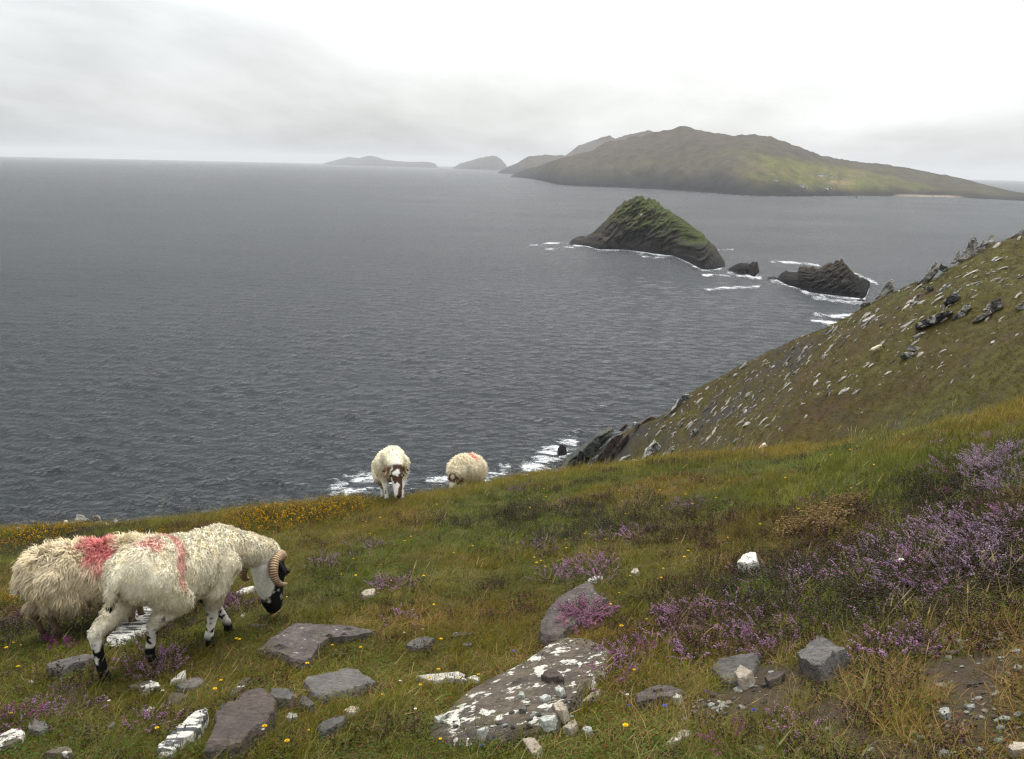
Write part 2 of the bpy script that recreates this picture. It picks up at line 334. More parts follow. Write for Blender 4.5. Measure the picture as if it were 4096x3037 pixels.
def island(name, crestpx, waterpx, depth, colour, nu=160, nt=40, hp=.8, gp=1.0, back=1.0, rough=.0, rdet=1.0, seed=1, foam=0, dfun=None, strat=0.0, material=None, flat=False):
    c = np.array(crestpx, float); w = np.array(waterpx, float)
    x0, x1 = max(c[0, 0], w[0, 0]), min(c[-1, 0], w[-1, 0])
    xs = np.linspace(x0, x1, nu)
    yc = np.interp(xs, c[:, 0], c[:, 1]); yw = np.interp(xs, w[:, 0], w[:, 1]); yc = np.minimum(yc, yw - .6)
    azw, rw = sea_hit(xs, yw)
    if nu > 60: rw = np.convolve(np.r_[[rw[0]] * 4, rw, [rw[-1]] * 4], np.ones(9) / 9, 'valid')
    azc, s = azslope(xs, yc)
    hpx = (yw - yc); D = depth * np.clip(hpx / hpx.max(), 0, 1) ** .55
    if dfun is not None: D = D * dfun(xs)
    rcr = rw + D; zcr = s * rcr; hh = zcr - seaz(rcr)
    if hh.max() > 20: hh = hh  # metres above the sea
    nb = nt // 2
    tt = np.r_[-.12, -.04, np.linspace(0, 1, nt), 1 + np.linspace(0, 1.25, nb)[1:]]
    U, Tt = np.meshgrid(np.arange(nu), tt, indexing='ij')
    rwU = rw[U]; DU = D[U] + 1.0; hU = hh[U]; azU = azw[U] + (azc[U] - azw[U]) * np.clip(Tt, 0, 1)
    tc_ = np.clip(Tt, 0, 1)
    r = np.where(Tt <= 1, rwU + DU * np.where(Tt < 0, Tt, tc_ ** gp), rwU + DU + (Tt - 1) * DU * back)
    q = np.where(Tt <= 1, np.where(Tt < 0, Tt * 1.2, tc_ ** hp), 1 - (np.clip(Tt - 1, 0, 1.25)) ** 1.4)
    z = seaz(r) + hU * q
    # relief: fades out on the skyline so the outline stays
    size = np.maximum(hU, 1.0)
    x = r * np.sin(azU); y = r * np.cos(azU)
    sc = 1.0 / max(hh.max(), 1)
    arc = azU * rwU
    n = fbm((arc + strat * z) * sc * 1.8 * rdet, (z + .4 * arc) * sc * 1.5 * rdet + 3, 5, seed, .62); n = n + .5 * (1 - 2 * np.abs(fbm((arc + strat * z) * sc * 3.5 * rdet, z * sc * 2.2 * rdet, 3, seed + 4)))
    n2 = fbm((arc + strat * z) * sc * 7 * rdet, (y * .3 + z) * sc * 1.2 * rdet, 3, seed + 7)
    n4 = fbm((arc + strat * z) * sc * 20 * rdet, (y * .5 + z) * sc * 9 * rdet, 2, seed + 19)
    env = np.where(Tt <= 1, np.clip(Tt * 6, 0, 1) * (1 - .8 * tc_ ** 3), .3)
    dr = rough * size * (n * 1.1 + n2 * .75 + n4 * (.35 if flat else .1)) * env
    r2 = r - dr; x = r2 * np.sin(azU); y = r2 * np.cos(azU)
    sky_n = rough * .3 * size * fbm(arc * sc * 9 * rdet, Tt * 2, 3, seed + 13) * sst(.6, 1, Tt)
    z = z + sky_n + rough * .25 * size * n2 * env
    V = np.stack([x.ravel(), y.ravel(), z.ravel()], 1)
    ctr = np.array([x[:, 2].mean(), y[:, 2].mean(), seaz(rw.mean())])
    PX = xs[U].ravel(); HT = (z - seaz(r)).ravel(); QQ = np.clip(Tt, 0, 1).ravel()
    col = colour(PX, HT, QQ, x.ravel(), y.ravel(), size.ravel())
    o = mesh_obj(name, V - ctr, grid_faces(nu, len(tt)), material or im, attrs={'Col': col}, smooth=not flat)
    o.location = ctr
    i0 = 2
    SHORES.append((np.stack([x[:, i0], y[:, i0]], 1), foam, seed))
    bv = BVHTree.FromPolygons([tuple(a) for a in V], grid_faces(nu, len(tt)).tolist())
    return o, bv
ROCKD = (.020, .018, .017); ROCKB = (.055, .045, .035); HEATH = (.062, .050, .034); GREEN = (.085, .098, .022)
def col_far(PX, H, Q, x, y, s): return lerp3((.05, .045, .04), (.07, .065, .05), Q)
def in_poly_soft(px, py, poly, soft): # signed softness by distance to a polygon in photograph pixels
    poly = np.array(poly, float); n = len(poly); inside = np.zeros(len(px), bool); dm = np.full(len(px), 1e9)
    for i in range(n):
        a = poly[i]; b = poly[(i + 1) % n]
        cond = (a[1] > py) != (b[1] > py)
        xx = a[0] + (py - a[1]) * (b[0] - a[0]) / ((b[1] - a[1]) if b[1] != a[1] else 1e-9)
        inside ^= cond & (px < xx)
        ab = b - a; tt = np.clip(((px - a[0]) * ab[0] + (py - a[1]) * ab[1]) / (ab @ ab + 1e-9), 0, 1)
        dm = np.minimum(dm, np.hypot(px - a[0] - tt * ab[0], py - a[1] - tt * ab[1]))
    return np.clip(.5 + np.where(inside, dm, -dm) / (2 * soft), 0, 1)
def col_big(PX, H, Q, x, y, s):
    h = H / 245.0
    c = lerp3((.058, .052, .034), (.066, .050, .036), np.clip(h * 1.6 + .35 * fbm(x * .003, y * .003, 3, 3), 0, 1))
    c = lerp3(c, (.075, .07, .03), .6 * sst(.1, .5, fbm(x * .006, y * .006, 4, 8)))
    pas = sst(2900, 3080, PX + 110 * fbm(x * .01, y * .01, 3, 5)) * sst(.52, .40, h + (PX - 2990) / 2600.0 + .12 * fbm(x * .004, y * .004, 3, 11))
    pas = pas * sst(.035, .08, h + .03 * fbm(x * .02, y * .02, 2, 2))
    gcol = lerp3((.105, .108, .026), (.11, .092, .035), sst(-.2, .4, fbm(x * .012, y * .012, 3, 17)))
    c = lerp3(c, gcol, pas)
    tan = sst(3290, 3310, PX) * sst(3420, 3390, PX) * sst(.13, .15, h) * sst(.2, .185, h); c = lerp3(c, (.2, .14, .07), .7 * tan)
    cl = sst(.30, .08, h + .1 * fbm(x * .008, y * .008, 4, 31) + .1 * sst(3000, 3300, PX))
    c = lerp3(c, (.022, .021, .021), cl * .95)
    beach = sst(3560, 3600, PX) * sst(3880, 3800, PX) * sst(.03, .018, h); c = lerp3(c, (.3, .24, .19), beach)
    return c
def col_small(PX, H, Q, x, y, s):
    h = H / 52.0
    arc = x * .9 + y * .3
    g = sst(.30, .5, h + .18 * fbm(x * .06, y * .06, 4, 3) + .0007 * (PX - 2600) * (PX > 2600)) * sst(2890, 2800, PX)
    c = lerp3(ROCKD, ROCKB, sst(-.4, .6, fbm(arc * .25 + H * .2, H * .05, 4, 9)))
    gg = lerp3((.042, .04, .014), (.045, .058, .013), sst(-.3, .3, fbm(x * .04, y * .04, 3, 12) + (PX - 2560) / 300.0))
    c = lerp3(c, gg, g)
    return lerp3(c, (.014, .014, .015), sst(5, 1.5, H))
def col_rock(PX, H, Q, x, y, s):
    c = lerp3(ROCKD, (.06, .047, .033), sst(6, 18, H + 6 * fbm(x * .1, y * .1, 4, 5)))
    c = lerp3(c, (.10, .058, .028), .7 * sst(14, 22, H) * sst(.2, .5, fbm(x * .12, y * .12, 3, 15)))
    return lerp3(c, (.013, .013, .014), sst(5, 1.5, H))

o, _ = island('island', [(1284, 657), (1303, 651), (1335, 643), (1380, 631), (1397, 628), (1438, 633), (1460, 626), (1480, 623), (1510, 628), (1534, 638), (1590, 645), (1649, 648), (1694, 647), (1725, 650), (1743, 656), (1751, 670)],
              [(1284, 658), (1751, 671.5)], 700, col_far, 110, 12, rough=.1, seed=3)
tag(o, 'low faint grey island on the horizon, farthest left', 'island', None, 'structure')
o, _ = island('island', [(1809, 672), (1842, 654), (1882, 643), (1927, 629.5), (1970, 623), (1985, 626), (2006, 638), (2017, 652), (2025, 661), (2032, 680)],
              [(1809, 674), (2032, 682.5)], 600, col_far, 90, 12, rough=.12, seed=4)
tag(o, 'faint grey peaked island left of the big island', 'island', None, 'structure')
o, _ = island('island', [(1990, 692), (2030, 668), (2068, 653), (2113, 626), (2182, 620), (2261, 621), (2340, 622), (2420, 640), (2480, 690)],
              [(1990, 694), (2120, 700), (2480, 716)], 900, col_big, 120, 16, rough=.12, seed=5)
tag(o, 'hazy flat-topped far end of the big island', 'island', None, 'structure')
o, _ = island('island', [(2200, 690), (2261, 624), (2315, 581), (2380, 559), (2439, 543), (2461, 554), (2518, 535), (2587, 522), (2612, 526), (2640, 540), (2800, 640), (2850, 690)],
              [(2200, 698), (2850, 716)], 1200, col_big, 140, 16, rough=.1, seed=6)
tag(o, 'pale hazy ridge rising behind the big island', 'island', None, 'structure')
big, BIGB = island('island', [(2040, 707), (2070, 690), (2110, 676), (2147, 668), (2190, 651), (2261, 627), (2365, 602), (2424, 571), (2493, 554), (2560, 543), (2612, 532), (2641, 530), (2681, 517), (2723, 506), (2765, 510), (2849, 527), (2898, 530), (2942, 543), (3021, 535), (3079, 544),
               (3130, 563), (3238, 608), (3331, 634), (3464, 650), (3598, 666), (3639, 675), (3850, 713), (4010, 757), (4096, 773), (4230, 790), (4300, 812)],
              [(2040, 709), (2090, 712), (2150, 720), (2240, 741), (2345, 747), (2493, 752), (2681, 761), (2888, 776), (2950, 782), (3156, 787), (3413, 784), (3608, 786), (3794, 789), (4096, 805), (4300, 815)],
              850, col_big, 420, 60, hp=.72, rough=.13, seed=8, foam=14)
tag(big, 'big brown and green hilly island with white cottages', 'island', None, 'structure')
small, SMB = island('island', [(2278, 973), (2290, 958), (2306, 949), (2330, 944), (2346, 945), (2372, 930), (2420, 886), (2451, 851), (2476, 820), (2511, 796), (2539, 788), (2564, 788), (2608, 799), (2643, 820), (2690, 851), (2750, 884), (2784, 914), (2819, 945), (2856, 980), (2881, 1021), (2897, 1049), (2899, 1064)],
              [(2278, 978), (2350, 985), (2394, 999), (2450, 999), (2501, 1000), (2540, 1004), (2589, 1011), (2658, 1021), (2690, 1023), (2735, 1042), (2765, 1056), (2795, 1073), (2815, 1079), (2856, 1079), (2899, 1069)],
              85, col_small, 300, 80, hp=.62, rough=.24, rdet=2.2, seed=14, foam=9, strat=-1.0, flat=True)
tag(small, 'steep small island with green grassy top and dark rock sides', 'island', None, 'structure')
o, _ = island('sea_rock', [(2913, 1078), (2938, 1061), (2966, 1052), (2985, 1054), (3001, 1057), (3013, 1048), (3030, 1049), (3036, 1080)],
              [(2913, 1082), (2940, 1090), (2960, 1099), (2990, 1097), (3015, 1109), (3027, 1104), (3036, 1086)], 22, col_rock, 110, 36, hp=.55, rough=.3, rdet=2.2, seed=23, foam=8, strat=-1.0, flat=True)
tag(o, 'small dark sea rock between the green island and jagged rock', 'sea rock')
o, _ = island('sea_rock', [(3070, 1116), (3080, 1112), (3095, 1108), (3108, 1116), (3126, 1094), (3145, 1081), (3164, 1091), (3191, 1089), (3196, 1067), (3227, 1067), (3236, 1074), (3255, 1066), (3265, 1075), (3290, 1067), (3305, 1056), (3334, 1052), (3345, 1043), (3353, 1038), (3359, 1042), (3365, 1035), (3381, 1053), (3403, 1085), (3431, 1104), (3463, 1118), (3480, 1128)],
              [(3070, 1118), (3111, 1121), (3148, 1141), (3196, 1154), (3243, 1171), (3321, 1181), (3400, 1190), (3455, 1197), (3468, 1180), (3480, 1140)], 38, col_rock, 220, 60, hp=.6, rough=.3, rdet=2.4, seed=29, foam=9, strat=-1.2, flat=True)
tag(o, 'jagged brown sea rock with a pointed peak', 'sea rock')
wetm, t, p = mat('wet_dark_rock'); P = opos(t); p.inputs['Roughness'].default_value = .5
L(t, mixc(t, noise_(t, P, .6, 6, .65), (.012, .012, .013), (.06, .05, .045)), p.inputs['Base Color']); bump(t, p, noise_(t, P, 1.2, 7, .65), .8, .5)
def blob_rock(seed, sx, sy, sz, sub=2, cuts=7, jag=.18):
    """a chipped, faceted rock as (verts, faces)"""
    rg = random.Random(seed); bm = bmesh.new(); bmesh.ops.create_icosphere(bm, subdivisions=sub, radius=1.0)
    pl = []
    for k in range(cuts):
        d = Vector((rg.gauss(0, 1), rg.gauss(0, 1), rg.gauss(0, .8))).normalized(); pl.append((d, rg.uniform(.45, .8)))
    off = Vector((seed * 1.7, seed * .3, 5))
    for v in bm.verts:
        for d, h in pl:
            e = v.co.dot(d) - h
            if e > 0: v.co -= d * e
        v.co += v.co.normalized() * jag * mnoise.noise(v.co * 1.7 + off)
        v.co.x *= sx; v.co.y *= sy; v.co.z *= sz
    bmesh.ops.recalc_face_normals(bm, faces=bm.faces)
    V = [tuple(v.co) for v in bm.verts]; F = [[v.index for v in f.verts] for f in bm.faces]; bm.free(); return V, F
for i, (px, py, w, h, lab) in enumerate([(2655, 1050, 14, 6, 'tiny dark rock awash in front of the green island'), (3085, 1117, 34, 8, 'low dark skerry at the left tip of the jagged rock'), (3440, 1203, 40, 12, 'dark rock awash below the jagged rock'),
                              (2946, 1098, 22, 6, 'flat dark skerry at the foot of the small sea rock'), (3191, 1154, 16, 6, 'little dark rock at the waterline of the jagged rock'),
                              (2248, 1818, 44, 60, 'reddish brown rock in the surf below the cliff')]):
    az, r = sea_hit(px, py); k = r / FPX
    V, F = blob_rock(40 + i, w * k / 2, w * k * .45, h * k * .8, 2)
    o = mesh_obj('sea_rock', V, F, wetm, smooth=False); o.location = (r * math.sin(az), r * math.cos(az), float(seaz(r)) + .1); tag(o, lab, 'sea rock')

# white cottages on the big island
def plain(name, c, rough=.8, **kw):
    mm, t, p = mat(name); p.inputs['Roughness'].default_value = rough
    L(t, mixc(t, noise_(t, opos(t), kw.get('scale', 1.5), 4, .6), tuple(x * .8 for x in c), tuple(min(x * 1.1, .9) for x in c)), p.inputs['Base Color']); return mm
M_WHITE = plain('whitewash', (.8, .8, .78)); M_SLATE = plain('roof_slate', (.09, .09, .095)); M_DARK = plain('window_glass_dark', (.03, .035, .04), .2)
def boxm(name, x0, x1, y0, y1, z0, z1, m, parent):
    V = [(x, y, z) for x in (x0, x1) for y in (y0, y1) for z in (z0, z1)]
    F = [(0, 1, 3, 2), (4, 6, 7, 5), (0, 4, 5, 1), (2, 3, 7, 6), (0, 2, 6, 4), (1, 5, 7, 3)]
    return mesh_obj(name, V, F, m, parent, smooth=False)
def cottage(px, py, wpx, lab, ang=0.2, hs=1.0):
    h = BIGB.ray_cast(Vector((0, 0, 0)), Vector(raydir(px, py)).normalized())[0]
    if h is None: return
    w = wpx / FPX * h.length; d = min(w * .5, 7.5); e = 3.2 * hs
    o = empty('cottage', (h.x, h.y, h.z - .3)); o.rotation_euler.z = ang
    V = [(-w/2, -d/2, -4), (w/2, -d/2, -4), (w/2, d/2, -4), (-w/2, d/2, -4), (-w/2, -d/2, e), (w/2, -d/2, e), (w/2, d/2, e), (-w/2, d/2, e), (-w/2, 0, e + 2.4 * hs), (w/2, 0, e + 2.4 * hs)]
    mesh_obj('wall', V, [(0, 1, 5, 4), (1, 2, 6, 9, 5), (2, 3, 7, 6), (3, 0, 4, 8, 7)], M_WHITE, o, smooth=False)
    q = .5
    V = [(-w/2 - q, -d/2 - q, e - .35), (w/2 + q, -d/2 - q, e - .35), (w/2 + q, 0, e + 2.6 * hs), (-w/2 - q, 0, e + 2.6 * hs), (w/2 + q, d/2 + q, e - .35), (-w/2 - q, d/2 + q, e - .35)]
    V += [(x, y, z + .3) for x, y, z in V]
    rf = mesh_obj('roof', V, [(6, 7, 8, 9), (9, 8, 10, 11), (1, 0, 3, 2), (2, 3, 5, 4), (0, 1, 7, 6), (4, 5, 11, 10), (1, 2, 8, 7), (2, 4, 10, 8), (3, 0, 6, 9), (5, 3, 9, 11)], M_SLATE, o, smooth=False)
    boxm('chimney', w * .36, w * .36 + 1, -.5, .5, e + 1.5, e + 4.0 * hs, M_WHITE, rf)
    for k in (-.28, 0, .28): boxm('window' if k else 'door', w * k - .6, w * k + .6, -d/2 - .08, -d/2 + .05, .9 if k else 0, 2.3, M_DARK, o)
    tag(o, lab, 'cottage', 'cottages on the big island')
for a in [(3276, 703, 21, 'long white cottage, left of the upper row on the big island'), (3300, 705, 18, 'white cottage in the middle of the upper row on the big island'), (3325, 710, 14, 'small white cottage ending the upper row on the right'),
          (3306, 755, 13, 'lone white cottage low on the big island near the shore'), (3207, 746, 14, 'white cottage low on the green pasture, beside a shed'), (3224, 751, 11, 'low white shed beside the lower left cottage', .1, .6),
          (3103, 723, 15, 'greyish cottage alone on the left green pasture', -.2, .7), (3323, 754, 7, 'tiny white hut right of the lone shore cottage', .3, .6)]: cottage(*a)
az, r = sea_hit(3423, 790.5); bo = empty('boat', (r * math.sin(az), r * math.cos(az), float(seaz(r)))); bo.rotation_euler.z = .3
V = []
for x, b_, zt in ((-5, 1.2, 1.3), (0, 1.7, 1.2), (3.5, 1.2, 1.6), (6, .1, 2.2)): V += [(x, -b_, zt), (x, b_, zt), (x, b_ * .6, -.4), (x, -b_ * .6, -.4)]
F = [(4*i + j, 4*i + (j + 1) % 4, 4*i + 4 + (j + 1) % 4, 4*i + 4 + j) for i in range(3) for j in range(4)] + [(3, 2, 1, 0), (12, 13, 14, 15)]
mesh_obj('hull', V, F, plain('boat_hull', (.05, .045, .045)), bo, smooth=False); boxm('cabin', -1, 1.8, -.9, .9, 1.1, 3.0, plain('boat_cabin', (.2, .18, .17)), bo)
boxm('mast', -.1, .1, -.1, .1, 2.9, 5.5, M_DARK, bo)
tag(bo, 'small dark boat moored off the big island', 'boat')
for i, (px, py, s) in enumerate([(2566, 860, 7), (2607, 857, 5), (2689, 922, 8)]):
    h = SMB.ray_cast(Vector((0, 0, 0)), Vector(raydir(px, py)).normalized())[0]
    if h is None: continue
    V, F = blob_rock(70 + i, s / FPX * h.length * .6, s / FPX * h.length * .5, s / FPX * h.length * .6, 1)
    o = mesh_obj('boulder', V, F, M_WHITE if i < 2 else wetm, smooth=False); o.location = h
    tag(o, ['bright boulder high on the green island', 'small pale boulder high on the green island', 'dark boulder on the green flank of the island'][i], 'boulder')

# ------------------------------------------------------------------ foam
fm, t, p = mat('sea_foam'); P = wpos(t)
p.inputs['Roughness'].default_value = .6; p.inputs['Base Color'].default_value = (.82, .85, .86, 1)
fs = attr(t, 'fs').outputs['Fac']; nz = noise_(t, mapping(t, P, (.16, .3, 1)), 1.0, 8, .7, .9); nzf = noise_(t, mapping(t, P, (.07, .035, 1)), 1.0, 8, .7, .6); nz = math_(t, 'ADD', math_(t, 'MULTIPLY', nzf, fs), math_(t, 'MULTIPLY', nz, math_(t, 'SUBTRACT', 1.0, fs))); nz2 = noise_(t, P, .8, 6, .75, .8)
al = math_(t, 'ADD', attr(t, 'a').outputs['Fac'], math_(t, 'ADD', math_(t, 'MULTIPLY', math_(t, 'SUBTRACT', nz, .5), 2.4), math_(t, 'MULTIPLY', math_(t, 'SUBTRACT', nz2, .5), 1.3)))
al = ramp(t, al, [(.40, 0.0), (.75, .42), (1.0, .82)])
tr = N(t, 'ShaderNodeBsdfTransparent'); mx = N(t, 'ShaderNodeMixShader'); L(t, al, mx.inputs[0]); L(t, tr.outputs[0], mx.inputs[1]); L(t, p.outputs[0], mx.inputs[2])
L(t, mx.outputs[0], [n for n in t.nodes if n.type == 'OUTPUT_MATERIAL'][0].inputs['Surface'])
def strip(name, line, w_in, w_out, amax, lab, dz=.12, n=9, fade=.12):
    line = np.asarray(line, float)
    seg = np.r_[0, np.cumsum(np.hypot(*np.diff(line, axis=0).T))]; tot = seg[-1]
    k = np.linspace(0, tot, max(int(tot / 3), 20)); x = np.interp(k, seg, line[:, 0]); y = np.interp(k, seg, line[:, 1])
    r = np.hypot(x, y); ux, uy = x / r, y / r                       # outward = towards the open water in front
    V, a = [], []
    wob = 1 + .6 * fbm(k * .05, k * 0, 3, int(tot) % 97)
    for j in range(n):
        f = j / (n - 1); off = w_in - (w_in + w_out * wob) * f
        xx = x + ux * off; yy = y + uy * off
        V.append(np.stack([xx, yy, seaz(np.hypot(xx, yy)) + dz], 1))
        e = np.minimum(sst(0, fade, k / tot), sst(1, 1 - fade, k / tot))
        a.append(amax * e * (1 - np.clip((f * (w_in + w_out) - w_in) / w_out, 0, 1)) ** 1.1 * (1 if w_in < 3 else sst(0, .35, f)))
    V = np.stack(V, 1); a = np.stack(a, 1); fsv = sst(230, 420, np.hypot(V[..., 0], V[..., 1]))
    o = mesh_obj(name, V.reshape(-1, 3), grid_faces(len(k), n), fm, attrs={'a': a.ravel(), 'fs': fsv.ravel()}); tag(o, lab, None, None, 'stuff'); return o
for (ln, fw, sd_) in SHORES:
    if fw: strip('foam', ln, 2, fw * (3.4 if fw < 12 else 1), .74 if fw < 12 else .75, 'white foam washing along a rocky shore', fade=.03)
def seapts(px): 
    az, r = sea_hit(*np.array(px, float).T); return np.stack([r * np.sin(az), r * np.cos(az)], 1)
for pts, wi, wo_, am in [([(2560, 1026), (2620, 1030), (2680, 1032)], 6, 8, .62), ([(2800, 1103), (2860, 1100), (2930, 1112)], 8, 10, .6), ([(2800, 1158), (2850, 1160), (2900, 1155), (2980, 1150), (3060, 1146)], 7, 7, .66),
                     ([(3240, 1252), (3290, 1262), (3330, 1268), (3400, 1265), (3440, 1258)], 6, 7, .7), 
                     ([(3230, 1280), (3300, 1290), (3380, 1300)], 6, 6, .58), ([(3230, 1190), (3320, 1200), (3420, 1212), (3470, 1215)], 7, 9, .66), ([(3060, 1046), (3130, 1050), (3220, 1055), (3290, 1068)], 9, 9, .55),
                     ([(3400, 1090), (3450, 1110), (3500, 1130), (3520, 1150)], 8, 12, .62), ([(2850, 1000), (2900, 1000), (2940, 998)], 8, 8, .56), ([(2100, 985), (2200, 975), (2290, 975)], 8, 8, .55), 
                     ([(2900, 1085), (2960, 1105), (3030, 1115), (3060, 1112)], 8, 9, .66), ([(2170, 1000), (2260, 990), (2340, 990)], 7, 9, .5)]:
    strip('foam', seapts(pts), wi * 2.2, wo_ * 2.2, am * 1.0, 'streak of white foam on the open water')
for pts, wi, wo_, am in [([(2060, 1905), (2130, 1880), (2190, 1850), (2230, 1820), (2280, 1790), (2330, 1770)], 14, 12, .74), ([(2120, 1890), (2200, 1830), (2290, 1788)], 16, 10, .6), ([(1300, 2010), (1400, 1960), (1500, 1940), (1580, 1930), (1660, 1930)], 14, 9, .62),
                         ([(1690, 1925), (1760, 1930), (1850, 1925)], 7, 7, .6), ([(1930, 1930), (2000, 1890), (2060, 1890)], 8, 8, .6)]:
    strip('foam', seapts(pts), wi, wo_, am, 'white surf breaking below the cliffs')
# ------------------------------------------------------------------ haze
V = [(x, y, z) for x in (-43000, 43000) for y in (-16000, 43000) for z in (-230, 210)]
hz = mesh_obj('haze', V, [(0, 1, 3, 2), (4, 6, 7, 5), (0, 4, 5, 1), (2, 3, 7, 6), (0, 2, 6, 4), (1, 5, 7, 3)], None, smooth=False)
hm = bpy.data.materials.new('sea_haze'); hm.use_nodes = True; t = hm.node_tree; t.nodes.clear()
pv = N(t, 'ShaderNodeVolumePrincipled'); pv.inputs['Density'].default_value = 5.2e-5; pv.inputs['Color'].default_value = (.68, .70, .73, 1); pv.inputs['Anisotropy'].default_value = .1
L(t, pv.outputs[0], N(t, 'ShaderNodeOutputMaterial').inputs['Volume']); hz.data.materials.append(hm)
tag(hz, 'pale sea haze', None, None, 'stuff')
# ------------------------------------------------------------------ sheep
def wool_mat(name, var=.1):
    mm, t, p = mat(name); p.inputs['Roughness'].default_value = 1.0; p.inputs['Specular IOR Level'].default_value = .05
    c = mixc(t, 1.0, attr(t, 'Col').outputs['Color'], ramp(t, noise_(t, opos(t), 26, 4, .6), [(.3, .86), (.7, 1.06)]), 'MULTIPLY')
    L(t, c, p.inputs['Base Color'])
    vt = N(t, 'ShaderNodeVectorTransform', vector_type='NORMAL', convert_from='OBJECT', convert_to='WORLD'); L(t, attr(t, 'nrm').outputs['Vector'], vt.inputs[0])
    g = N(t, 'ShaderNodeNewGeometry'); va = N(t, 'ShaderNodeVectorMath', operation='SCALE'); L(t, vt.outputs[0], va.inputs[0]); va.inputs['Scale'].default_value = 1.6
    vb = N(t, 'ShaderNodeVectorMath', operation='ADD'); L(t, va.outputs[0], vb.inputs[0]); L(t, g.outputs['Normal'], vb.inputs[1])
    vc = N(t, 'ShaderNodeVectorMath', operation='NORMALIZE'); L(t, vb.outputs[0], vc.inputs[0]); L(t, vc.outputs[0], p.inputs['Normal'])
    tl = N(t, 'ShaderNodeBsdfTranslucent'); L(t, c, tl.inputs['Color']); mx = N(t, 'ShaderNodeMixShader'); mx.inputs[0].default_value = .3
    L(t, p.outputs[0], mx.inputs[1]); L(t, tl.outputs[0], mx.inputs[2]); L(t, mx.outputs[0], [n for n in t.nodes if n.type == 'OUTPUT_MATERIAL'][0].inputs['Surface'])
    return mm
M_WOOL = wool_mat('wool')
mm, t, p = mat('hide'); p.inputs['Roughness'].default_value = .75
L(t, mixc(t, 1.0, attr(t, 'Col').outputs['Color'], ramp(t, noise_(t, opos(t), 60, 4, .6), [(.3, .8), (.7, 1.1)]), 'MULTIPLY'), p.inputs['Base Color'])
bump(t, p, noise_(t, opos(t), 110, 5, .7), .35, .006); M_HIDE = mm
mm, t, p = mat('horn'); p.inputs['Roughness'].default_value = .5
hr = attr(t, 'k').outputs['Fac']; wv = math_(t, 'SINE', math_(t, 'MULTIPLY', hr, 170.0))
L(t, mixc(t, ramp(t, math_(t, 'ADD', math_(t, 'MULTIPLY', wv, .25), noise_(t, opos(t), 40, 4, .6)), [(.3, 0.0), (.8, 1.0)]), (.20, .125, .07), (.46, .34, .22)), p.inputs['Base Color'])
bump(t, p, wv, .6, .004); M_HORN = mm
mm, t, p = mat('eye'); p.inputs['Roughness'].default_value = .08; p.inputs['Base Color'].default_value = (.02, .013, .006, 1); M_EYE = mm
V3 = lambda *a: np.array(a, float)
def sweep_spheres(bm, chain, step=.3):
    for (p0, r0), (p1, r1) in zip(chain[:-1], chain[1:]):
        p0 = V3(*p0); p1 = V3(*p1); d = np.linalg.norm(p1 - p0); n = max(2, int(d / (min(r0, r1) * step)) + 1)
        for i in range(n + 1):
            f = i / n; bmesh.ops.create_icosphere(bm, subdivisions=2, radius=float(r0 + (r1 - r0) * f), matrix=Matrix.Translation(Vector(p0 + (p1 - p0) * f)))
def pseg(c, a, b):
    ab = b - a; k = np.clip(((c - a) @ ab) / (ab @ ab + 1e-9), 0, 1); return np.linalg.norm(c - a - k[:, None] * ab, axis=1)
def tube(path, rad, nseg=14):
    path = np.array(path); n = len(path); tg = np.gradient(path, axis=0); tg /= np.linalg.norm(tg, axis=1)[:, None] + 1e-9
    ref = V3(0, 1, 0); V = []
    for i in range(n):
        a = np.cross(tg[i], ref); a /= np.linalg.norm(a) + 1e-9; b = np.cross(tg[i], a)
        for j in range(nseg):
            th = 2 * math.pi * j / nseg; V.append(path[i] + rad[i] * (a * math.cos(th) + b * math.sin(th)))
    F = [[i * nseg + j, i * nseg + (j + 1) % nseg, (i + 1) * nseg + (j + 1) % nseg, (i + 1) * nseg + j] for i in range(n - 1) for j in range(nseg)]
    F += [list(range(nseg))[::-1], [(n - 1) * nseg + j for j in range(nseg)]]
    return V, F, np.repeat(np.linspace(0, 1, n), nseg)
